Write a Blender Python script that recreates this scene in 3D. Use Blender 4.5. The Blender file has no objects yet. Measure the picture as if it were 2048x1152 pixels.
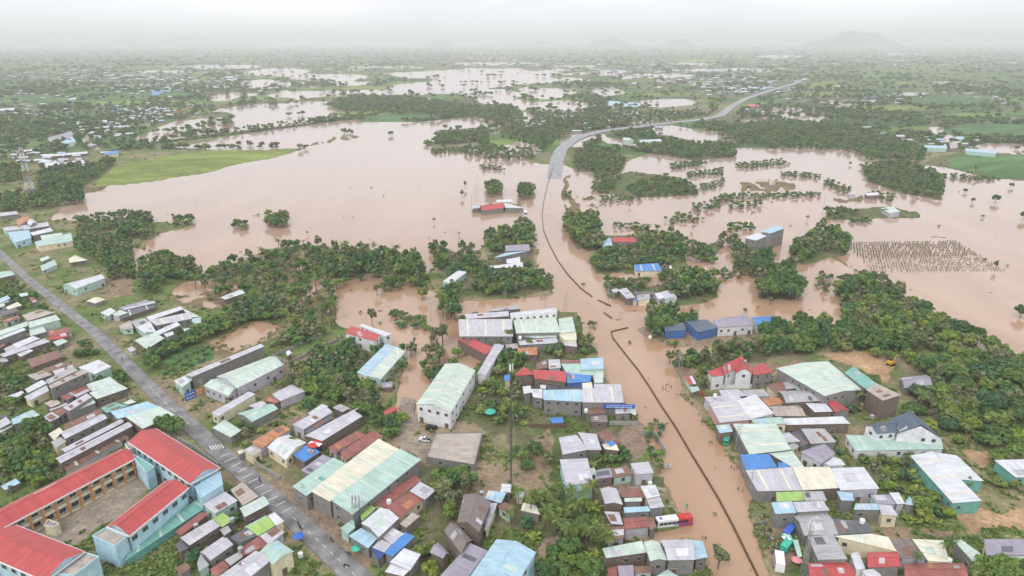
import bpy, bmesh, math, random
import numpy as np
from mathutils import Vector
random.seed(7)
C = bpy.context.scene.collection
sc = bpy.context.scene
# ------------------------------------------------------------ camera, sky, sun, exposure
HCAM, PITCH, FPX = 140.0, math.radians(19.8), 1365.0
cam = bpy.data.cameras.new('camera'); cam.lens = 24.0; cam.sensor_width = 36.0
cam.clip_start = 1.0; cam.clip_end = 200000.0
camo = bpy.data.objects.new('camera', cam); C.objects.link(camo)
camo.location = (0, 0, HCAM); camo.rotation_euler = (math.pi/2 - PITCH, 0, 0); sc.camera = camo
W = bpy.data.worlds.new('World'); sc.world = W; W.use_nodes = True
nt = W.node_tree; N = nt.nodes; L = nt.links; N.clear()
out = N.new('ShaderNodeOutputWorld'); bg = N.new('ShaderNodeBackground')
sky = N.new('ShaderNodeTexSky'); sky.sky_type = 'NISHITA'; sky.sun_disc = False
sky.sun_elevation = math.radians(52); sky.sun_rotation = math.radians(-150); sky.air_density = 1.5; sky.dust_density = 3
tc = N.new('ShaderNodeTexCoord'); mp = N.new('ShaderNodeMapping'); mp.inputs['Scale'].default_value = (1.4, 1.4, 6)
no = N.new('ShaderNodeTexNoise'); no.inputs['Scale'].default_value = 2.2; no.inputs['Detail'].default_value = 7; no.inputs['Roughness'].default_value = .55
cr = N.new('ShaderNodeValToRGB'); cr.color_ramp.elements[0].position = .34; cr.color_ramp.elements[1].position = .64
cr.color_ramp.elements[0].color = (6.8, 7.0, 7.5, 1); cr.color_ramp.elements[1].color = (8.8, 8.8, 9.1, 1)
mx = N.new('ShaderNodeMix'); mx.data_type = 'RGBA'; mx.inputs[0].default_value = .93
L.new(tc.outputs['Generated'], mp.inputs[0]); L.new(mp.outputs[0], no.inputs['Vector']); L.new(no.outputs['Fac'], cr.inputs[0])
L.new(sky.outputs[0], mx.inputs[6]); L.new(cr.outputs[0], mx.inputs[7]); L.new(mx.outputs[2], bg.inputs[0])
bg.inputs[1].default_value = .115; L.new(bg.outputs[0], out.inputs[0])
sun = bpy.data.lights.new('sun', 'SUN'); sun.energy = 1.2; sun.angle = math.radians(18); sun.color = (1, .97, .92)
so = bpy.data.objects.new('sun', sun); C.objects.link(so); so.rotation_euler = (math.radians(38), 0, math.radians(-30)); so.location = (0, 0, 400)
sc.view_settings.view_transform = 'Standard'; sc.view_settings.look = 'None'; sc.view_settings.exposure = 0.38; sc.view_settings.gamma = 1
sc.view_settings.use_curve_mapping = False
sc.cycles.max_bounces = 8; sc.cycles.diffuse_bounces = 2; sc.cycles.glossy_bounces = 2; sc.cycles.transmission_bounces = 2; sc.cycles.volume_bounces = 4
sc.cycles.transparent_max_bounces = 8; sc.cycles.use_denoising = True
HAZE = 1.25e-4
# ------------------------------------------------------------ helpers
cp_, sp_ = math.cos(PITCH), math.sin(PITCH)
def P(x, y, z=0.6):                       # pixel of the photo -> point on the level z
    u = (x-1024)/FPX; v = (y-576)/FPX
    t = (HCAM - z)/(sp_ + v*cp_)
    return Vector((t*u, t*(cp_ - v*sp_), z))
def PX(X, Y, Z=0.6):                      # point -> pixel
    d = Y*cp_ + (HCAM-Z)*sp_; v = (-(Y*sp_) + (HCAM-Z)*cp_)/d
    return 1024+FPX*X/d, 576+FPX*v
TILES = {}
for i, x in enumerate((0, 340, 660, 1000, 1320, 1648)): TILES['a%d' % i] = (x, 600, 5.12)
for i, x in enumerate((0, 340, 680, 1020, 1360, 1688)): TILES['b%d' % i] = (x, 780, 5.689); TILES['c%d' % i] = (x, 950, 5.689)
for i, x in enumerate((0, 512, 1024, 1528)): TILES['m%d' % i] = (x, 340, 3.938); TILES['f%d' % i] = (x, 60, 3.938)
TILES['z'] = (0, 0, 1.0)
def hsh(*a):
    return (math.sin(sum(v*k for v, k in zip(a, (12.9898, 78.233, 37.719, 9.131)))) * 43758.5453) % 1.0
def col_mat(name, col, rough=.8, bump=0, nscale=1.0, var=.25, metal=0, spec=.3, kind=None, streak=False):
    m = bpy.data.materials.new(name); m.use_nodes = True; t = m.node_tree; n = t.nodes; l = t.links
    b = n['Principled BSDF']; b.inputs['Roughness'].default_value = rough; b.inputs['Metallic'].default_value = metal
    b.inputs['Specular IOR Level'].default_value = spec
    tc = n.new('ShaderNodeTexCoord'); no = n.new('ShaderNodeTexNoise'); no.inputs['Scale'].default_value = nscale; no.inputs['Detail'].default_value = 6
    oi = n.new('ShaderNodeObjectInfo')
    ad = n.new('ShaderNodeVectorMath'); ad.operation = 'ADD'
    cx = n.new('ShaderNodeCombineXYZ'); mu = n.new('ShaderNodeMath'); mu.operation = 'MULTIPLY'; mu.inputs[1].default_value = 90
    l.new(oi.outputs['Random'], mu.inputs[0]); l.new(mu.outputs[0], cx.inputs[0]); l.new(mu.outputs[0], cx.inputs[1])
    l.new(tc.outputs['Object'], ad.inputs[0]); l.new(cx.outputs[0], ad.inputs[1])
    l.new(ad.outputs[0], no.inputs['Vector'])
    mr = n.new('ShaderNodeMapRange'); mr.inputs[1].default_value = .3; mr.inputs[2].default_value = .7
    mr.inputs[3].default_value = 1-var; mr.inputs[4].default_value = 1+var*.5; l.new(no.outputs['Fac'], mr.inputs[0])
    mm = n.new('ShaderNodeMix'); mm.data_type = 'RGBA'; mm.blend_type = 'MULTIPLY'; mm.inputs[0].default_value = 1
    mm.inputs[6].default_value = (*col, 1); l.new(mr.outputs[0], mm.inputs[7])
    last = mm.outputs[2]
    l.new(last, b.inputs['Base Color'])
    if bump:
        bu = n.new('ShaderNodeBump'); bu.inputs['Strength'].default_value = bump; bu.inputs['Distance'].default_value = .1
        l.new(no.outputs['Fac'], bu.inputs['Height']); l.new(bu.outputs[0], b.inputs['Normal'])
    return m
def roof_mat(name, col, rust=0.0, sheet=.12, gloss=.45):
    """corrugated metal sheets: UV u runs along the ridge in metres, v down the slope"""
    m = bpy.data.materials.new(name); m.use_nodes = True; t = m.node_tree; n = t.nodes; l = t.links
    b = n['Principled BSDF']; b.inputs['Roughness'].default_value = gloss; b.inputs['Specular IOR Level'].default_value = .35
    uv = n.new('ShaderNodeUVMap'); oi = n.new('ShaderNodeObjectInfo')
    of = n.new('ShaderNodeVectorMath'); of.operation = 'ADD'; cx = n.new('ShaderNodeCombineXYZ')
    mu = n.new('ShaderNodeMath'); mu.operation = 'MULTIPLY'; mu.inputs[1].default_value = 55; l.new(oi.outputs['Random'], mu.inputs[0])
    l.new(mu.outputs[0], cx.inputs[0]); l.new(mu.outputs[0], cx.inputs[1]); l.new(uv.outputs[0], of.inputs[0]); l.new(cx.outputs[0], of.inputs[1])
    sx = n.new('ShaderNodeSeparateXYZ'); l.new(of.outputs[0], sx.inputs[0])
    # sheet tint: a white-noise value per 1.05 m sheet
    dv = n.new('ShaderNodeMath'); dv.operation = 'DIVIDE'; dv.inputs[1].default_value = 1.05; l.new(sx.outputs[0], dv.inputs[0])
    fl = n.new('ShaderNodeMath'); fl.operation = 'FLOOR'; l.new(dv.outputs[0], fl.inputs[0])
    dv2 = n.new('ShaderNodeMath'); dv2.operation = 'DIVIDE'; dv2.inputs[1].default_value = 4.5; l.new(sx.outputs[1], dv2.inputs[0])
    fl2 = n.new('ShaderNodeMath'); fl2.operation = 'FLOOR'; l.new(dv2.outputs[0], fl2.inputs[0])
    c2 = n.new('ShaderNodeCombineXYZ'); l.new(fl.outputs[0], c2.inputs[0]); l.new(fl2.outputs[0], c2.inputs[1])
    wn = n.new('ShaderNodeTexWhiteNoise'); wn.noise_dimensions = '3D'; l.new(c2.outputs[0], wn.inputs['Vector'])
    mr = n.new('ShaderNodeMapRange'); mr.inputs[3].default_value = 1-sheet; mr.inputs[4].default_value = 1+sheet*.4; l.new(wn.outputs['Value'], mr.inputs[0])
    # streaks of grime running down the slope
    mp = n.new('ShaderNodeMapping'); mp.inputs['Scale'].default_value = (1.6, .16, 1); l.new(of.outputs[0], mp.inputs[0])
    no = n.new('ShaderNodeTexNoise'); no.inputs['Scale'].default_value = 1.0; no.inputs['Detail'].default_value = 6; no.inputs['Roughness'].default_value = .6; l.new(mp.outputs[0], no.inputs['Vector'])
    n2 = n.new('ShaderNodeTexNoise'); n2.inputs['Scale'].default_value = .22; n2.inputs['Detail'].default_value = 4; l.new(of.outputs[0], n2.inputs['Vector'])
    m1 = n.new('ShaderNodeMapRange'); m1.inputs[1].default_value = .3; m1.inputs[2].default_value = .75; m1.inputs[3].default_value = 1.05; m1.inputs[4].default_value = .78; l.new(no.outputs['Fac'], m1.inputs[0])
    m2 = n.new('ShaderNodeMath'); m2.operation = 'MULTIPLY'; l.new(m1.outputs[0], m2.inputs[0]); l.new(mr.outputs[0], m2.inputs[1])
    m3 = n.new('ShaderNodeMapRange'); m3.inputs[1].default_value = .35; m3.inputs[2].default_value = .65; m3.inputs[3].default_value = .93; m3.inputs[4].default_value = 1.04; l.new(n2.outputs['Fac'], m3.inputs[0])
    m4 = n.new('ShaderNodeMath'); m4.operation = 'MULTIPLY'; l.new(m2.outputs[0], m4.inputs[0]); l.new(m3.outputs[0], m4.inputs[1])
    mm = n.new('ShaderNodeMix'); mm.data_type = 'RGBA'; mm.blend_type = 'MULTIPLY'; mm.inputs[0].default_value = 1
    mm.inputs[6].default_value = (*col, 1); l.new(m4.outputs[0], mm.inputs[7]); last = mm.outputs[2]
    rm = n.new('ShaderNodeMix'); rm.data_type = 'RGBA'; rm.inputs[7].default_value = (.20, .085, .045, 1)
    l.new(last, rm.inputs[6])
    r1 = n.new('ShaderNodeMapRange'); r1.inputs[1].default_value = .62-.3*rust; r1.inputs[2].default_value = .80-.3*rust; r1.inputs[4].default_value = .25+.6*rust
    l.new(no.outputs['Fac'], r1.inputs[0]); l.new(r1.outputs[0], rm.inputs[0]); l.new(rm.outputs[2], b.inputs['Base Color'])
    wv = n.new('ShaderNodeMath'); wv.operation = 'SINE'; w2 = n.new('ShaderNodeMath'); w2.operation = 'MULTIPLY'; w2.inputs[1].default_value = 2*math.pi/.35
    l.new(sx.outputs[0], w2.inputs[0]); l.new(w2.outputs[0], wv.inputs[0])
    bu = n.new('ShaderNodeBump'); bu.inputs['Strength'].default_value = .35; bu.inputs['Distance'].default_value = .04
    l.new(wv.outputs[0], bu.inputs['Height']); l.new(bu.outputs[0], b.inputs['Normal'])
    return m
RC = dict(W=(.66,.67,.71), w=(.54,.53,.58), G=(.55,.65,.58), M=(.42,.58,.52), T=(.20,.44,.38), g=(.42,.42,.43), d=(.13,.135,.15), b=(.25,.16,.14),
          r=(.34,.12,.105), R=(.50,.085,.085), B=(.08,.25,.60), S=(.40,.58,.70), P=(.34,.31,.38), C=(.74,.70,.56), O=(.58,.25,.12), L=(.36,.55,.16),
          K=(.47,.41,.36), D=(.22,.18,.175), V=(.10,.14,.19), N=(.045,.08,.25))
RM = {k: roof_mat('roof_'+k.lower()+('_dark' if k.isupper() else '_mid'), v, rust={'b': .8, 'r': .5, 'D': .2, 'K': .25, 'O': .5, 'w': .12, 'g': .25, 'W': .05, 'G': .1}.get(k, .08),
                  sheet={'b': .35, 'r': .25, 'O': .3, 'K': .2, 'd': .2}.get(k, .12)) for k, v in RC.items()}
CW = {'W': 'white', 'w': 'grey white', 'G': 'pale green', 'M': 'mint green', 'T': 'teal', 'g': 'grey', 'd': 'dark grey', 'b': 'rusty brown', 'r': 'rust red', 'R': 'bright red',
      'B': 'bright blue', 'S': 'pale blue', 'P': 'mauve grey', 'C': 'cream', 'O': 'orange', 'L': 'lime green', 'K': 'tan', 'D': 'brown grey', 'V': 'slate blue', 'N': 'navy'}
WALL = {k: col_mat('wall_'+k, v, .9, .2, .5, .2) for k, v in dict(grey=(.25,.24,.23), brown=(.20,.155,.13), cream=(.78,.70,.50), white=(.74,.74,.76),
        blue=(.47,.68,.78), teal=(.16,.42,.36), mint=(.45,.62,.55), pink=(.60,.36,.32), lilac=(.52,.50,.56), dark=(.09,.09,.10), navy=(.06,.16,.45)).items()}
MGLASS = col_mat('window_glass', (.03, .04, .05), .15, 0, 1, .1, spec=.6)
MFRAME = col_mat('painted_frame', (.36, .35, .34), .6)
MWHITE = col_mat('white_paint', (.78, .78, .8), .5, 0, .6, .12)
MDARK = col_mat('dark_opening', (.04, .035, .035), .9)
MCONC = col_mat('concrete', (.36, .34, .32), .9, .3, .8, .3)
MSTEEL = col_mat('galvanised_steel', (.45, .46, .48), .4, 0, 1, .2, metal=.6)
MORANGE = col_mat('orange_paint', (.66, .28, .10), .7)
MREDP = col_mat('red_paint', (.55, .05, .05), .5)
MBLUEP = col_mat('blue_paint', (.05, .14, .55), .5)
MBLACK = col_mat('black_rubber', (.02, .02, .02), .7)
MYEL = col_mat('yellow_paint', (.65, .38, .04), .5)
MTEALP = col_mat('teal_tarpaulin', (.06, .45, .32), .6)
MBROWN = col_mat('weathered_wood', (.16, .11, .08), .9)
class MB:                                   # collects shapes into one mesh
    def __init__(s): s.v = []; s.f = []; s.m = []; s.uv = []
    def face(s, pts, mi=0, uv=None):
        k = len(s.v); s.v += [tuple(p) for p in pts]; s.f.append(tuple(range(k, k+len(pts)))); s.m.append(mi)
        s.uv += uv if uv else [(p[0], p[1]) for p in pts]
    def box(s, c, d, mi=0, rz=0, taper=1):
        cx, cy, cz = c; hx, hy, hz = d[0]/2, d[1]/2, d[2]/2; ca, sa = math.cos(rz), math.sin(rz)
        q = []
        for zz, tp in ((-hz, 1), (hz, taper)):
            for a, b in ((-hx, -hy), (hx, -hy), (hx, hy), (-hx, hy)):
                a *= tp; b *= tp; q.append((cx+a*ca-b*sa, cy+a*sa+b*ca, cz+zz))
        for f in ((3, 2, 1, 0), (4, 5, 6, 7), (0, 1, 5, 4), (1, 2, 6, 5), (2, 3, 7, 6), (3, 0, 4, 7)): s.face([q[i] for i in f], mi)
    def tube(s, a, b, r0, r1=None, n=6, mi=0, cap=True):
        a = Vector(a); b = Vector(b); r1 = r0 if r1 is None else r1; d = (b-a).normalized()
        x = d.orthogonal().normalized(); y = d.cross(x)
        A = [a+x*r0*math.cos(t)+y*r0*math.sin(t) for t in [2*math.pi*i/n for i in range(n)]]
        B = [b+x*r1*math.cos(t)+y*r1*math.sin(t) for t in [2*math.pi*i/n for i in range(n)]]
        for i in range(n): j = (i+1) % n; s.face([A[i], A[j], B[j], B[i]], mi)
        if cap: s.face(A[::-1], mi); s.face(B, mi)
    def prism(s, pts, z0, z1, mi=0):        # pts ccw xy
        n = len(pts)
        for i in range(n):
            a, b = pts[i], pts[(i+1) % n]; s.face([(a[0], a[1], z0), (b[0], b[1], z0), (b[0], b[1], z1), (a[0], a[1], z1)], mi)
        s.face([(p[0], p[1], z1) for p in pts], mi); s.face([(p[0], p[1], z0) for p in pts[::-1]], mi)
    def mesh(s, name, mats, smooth=False):
        me = bpy.data.meshes.new(name); me.from_pydata(s.v, [], s.f)
        for m in mats: me.materials.append(m)
        me.polygons.foreach_set('material_index', s.m)
        u = me.uv_layers.new(name='UVMap'); u.data.foreach_set('uv', np.array(s.uv, dtype=np.float32).ravel())
        if smooth: me.polygons.foreach_set('use_smooth', [True]*len(s.f))
        me.update(); return me
def link(name, me, parent=None, loc=None, rz=0):
    o = bpy.data.objects.new(name, me); C.objects.link(o)
    if parent: o.parent = parent
    if loc is not None: o.location = loc
    if rz: o.rotation_euler = (0, 0, rz)
    return o
def build(mb, name, mats, parent=None, loc=None, rz=0, smooth=False):
    return link(name, mb.mesh(name, mats if isinstance(mats, (list, tuple)) else [mats], smooth), parent, loc, rz)
def empty(name, loc, rz=0): return link(name, None, None, loc, rz)
def copy_thing(o, parent=None):
    c = o.copy(); C.objects.link(c); c.parent = parent
    for ch in o.children: copy_thing(ch, c)
    return c
# labels: every top-level thing gets base words + a place word phrase, then an ordinal where several would read alike
THINGS = []   # (obj, base, category, group, x, y, fixed)
LAND = [(140, 960, 'the long red school roof'), (350, 900, 'the square red school roof'), (300, 1015, 'the courtyard school wing'), (720, 950, 'the striped market hall'),
        (890, 780, 'the white gymnasium'), (1022, 860, 'the thin guyed mast'), (740, 670, 'the red roofed white house'), (1060, 650, 'the walled green warehouse'),
        (1090, 750, 'the red and blue roofs'), (1470, 745, 'the red villa'), (1620, 760, 'the big green warehouse'), (1800, 860, 'the slate blue villa'), (1530, 925, 'the blue tarpaulin roof'),
        (1890, 960, 'the long white shed'), (1345, 1042, 'the red coach'), (1000, 1120, 'the sky blue roof'), (930, 1050, 'the brown hipped house'), (460, 730, 'the long blank wall'),
        (330, 650, 'the white roofs cluster'), (90, 480, 'the blue roofed sheds'), (560, 445, 'the lone lake tree'), (1000, 415, 'the pink roofed flood house'), (1040, 510, 'the roadside houses'),
        (1245, 482, 'the red roofed flood shed'), (1300, 537, 'the blue flooded roof'), (1520, 480, 'the grey tower blocks'), (1850, 515, 'the flooded post orchard'), (1740, 640, 'the big dark wood'),
        (1440, 650, 'the long slate roofed hall'), (1555, 570, 'the big round tree'), (400, 320, 'the bright rice field'), (55, 350, 'the lattice tower'), (640, 250, 'the straight embankment'),
        (840, 215, 'the far tree belt'), (1120, 300, 'the highway bend'), (1540, 180, 'the far highway'), (1950, 330, 'the dark green field'), (1950, 1060, 'the orange bare ground'),
        (1290, 595, 'the riverside shacks'), (100, 275, 'the blue roofed factory'), (130, 700, 'the left town blocks'), (620, 880, 'the parasol shop'), (480, 1080, 'the lower left rooftops'),
        (1700, 1080, 'the lower right rooftops'), (600, 530, 'the central tree belt'), (1780, 350, 'the right tree belt'), (1800, 130, 'the right far plain'), (900, 130, 'the middle far plain'),
        (300, 150, 'the left far plain'), (1270, 370, 'the scrub beyond the highway')]
def thing(o, base, cat, group=None, xy=None, fixed=False):
    x, y = xy if xy else PX(o.location.x, o.location.y, 0.6)
    THINGS.append((o, base, cat, group, x, y, fixed)); return o
def words_of(s): return len(s.split())
ORD = ['', 'second', 'third', 'fourth', 'fifth', 'sixth', 'seventh', 'eighth', 'ninth', 'tenth', 'eleventh', 'twelfth', 'thirteenth', 'fourteenth', 'fifteenth', 'sixteenth',
       'seventeenth', 'eighteenth', 'nineteenth', 'twentieth']
NUM = ['', 'one', 'two', 'three', 'four', 'five', 'six', 'seven', 'eight', 'nine', 'ten', 'eleven', 'twelve', 'thirteen', 'fourteen', 'fifteen', 'sixteen', 'seventeen', 'eighteen', 'nineteen', 'twenty']
def finish_labels():
    by = {}
    for r in THINGS:
        o, base, cat, group, x, y, fixed = r
        if fixed: lab = base
        else:
            d = sorted(LAND, key=lambda l: math.hypot(l[0]-x, (l[1]-y)*2))[0]
            dx, dy = x-d[0], (y-d[1])*2
            rel = ('right of' if dx > 0 else 'left of') if abs(dx) > abs(dy) else ('in front of' if dy > 0 else 'behind')
            lab = '%s %s %s' % (base, rel, d[2])
        by.setdefault(lab, []).append(r)
    for lab, rs in by.items():
        rs.sort(key=lambda r: r[4]); n = len(rs)
        for i, r in enumerate(rs):
            o = r[0]; t = lab
            if n > 1:
                if n <= 20:
                    if i == 0: e = 'leftmost of %s' % NUM[n]
                    elif i == n-1: e = 'rightmost of %s' % NUM[n]
                    else: e = '%s of %s from left' % (ORD[i], NUM[n])
                    t = lab + ', ' + e
                else:
                    rows = sorted(rs, key=lambda q: q[5]); k = rows.index(r); row = k//20
                    cell = sorted(rows[row*20:row*20+20], key=lambda q: q[4]); j = cell.index(r)
                    t = lab + ', %s row, %s from left' % (['farthest', 'second', 'third', 'fourth', 'fifth', 'sixth', 'seventh', 'eighth'][min(row, 7)], ORD[j] if j else 'first')
            o['label'] = t; o['category'] = r[2]
            if r[3]: o['group'] = r[3]
# ------------------------------------------------------------ ground sheet with flood water
def vnoise(x, y, seed=0):
    xi = np.floor(x).astype(np.int64); yi = np.floor(y).astype(np.int64); fx = x-xi; fy = y-yi
    def h(a, b):
        n = (a*374761393 + b*668265263 + seed*1442695041) & 0xffffffff
        n = ((n ^ (n >> 13))*1274126177) & 0xffffffff; n = n ^ (n >> 16)
        return (n & 0xffff)/65535.0
    u = fx*fx*(3-2*fx); v = fy*fy*(3-2*fy)
    return (h(xi, yi)*(1-u)+h(xi+1, yi)*u)*(1-v) + (h(xi, yi+1)*(1-u)+h(xi+1, yi+1)*u)*v
def fbm(x, y, seed=0, o=4):
    s = 0; a = .5; t = 0
    for i in range(o): s = s + a*vnoise(x*2**i, y*2**i, seed+i*17); t += a; a *= .5
    return s/t - .5
def cellhash(x, y, seed):
    xi = np.floor(x).astype(np.int64); yi = np.floor(y).astype(np.int64)
    n = (xi*374761393 + yi*668265263 + seed*1442695041) & 0xffffffff; n = ((n ^ (n >> 13))*1274126177) & 0xffffffff
    return ((n ^ (n >> 16)) & 0xffff)/65535.0
def inside(px, py, poly):
    r = np.zeros(px.shape, bool); xs = [p[0] for p in poly]; ys = [p[1] for p in poly]
    bb = (px >= min(xs)) & (px <= max(xs)) & (py >= min(ys)) & (py <= max(ys)); idx = np.nonzero(bb)
    if not len(idx[0]): return r
    x = px[idx]; y = py[idx]; c = np.zeros(x.shape, bool); n = len(poly)
    for i in range(n):
        x0, y0 = poly[i]; x1, y1 = poly[(i+1) % n]
        if y0 == y1: continue
        k = ((y0 > y) != (y1 > y)) & (x < (x1-x0)*(y-y0)/(y1-y0)+x0); c ^= k
    r[idx] = c; return r
def pts(s):
    v = [float(t) for t in s.replace(',', ' ').split()]; return list(zip(v[::2], v[1::2]))
def ell(cx, cy, rx, ry, n=14): return [(cx+rx*math.cos(2*math.pi*i/n), cy+ry*math.sin(2*math.pi*i/n)) for i in range(n)]
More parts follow.
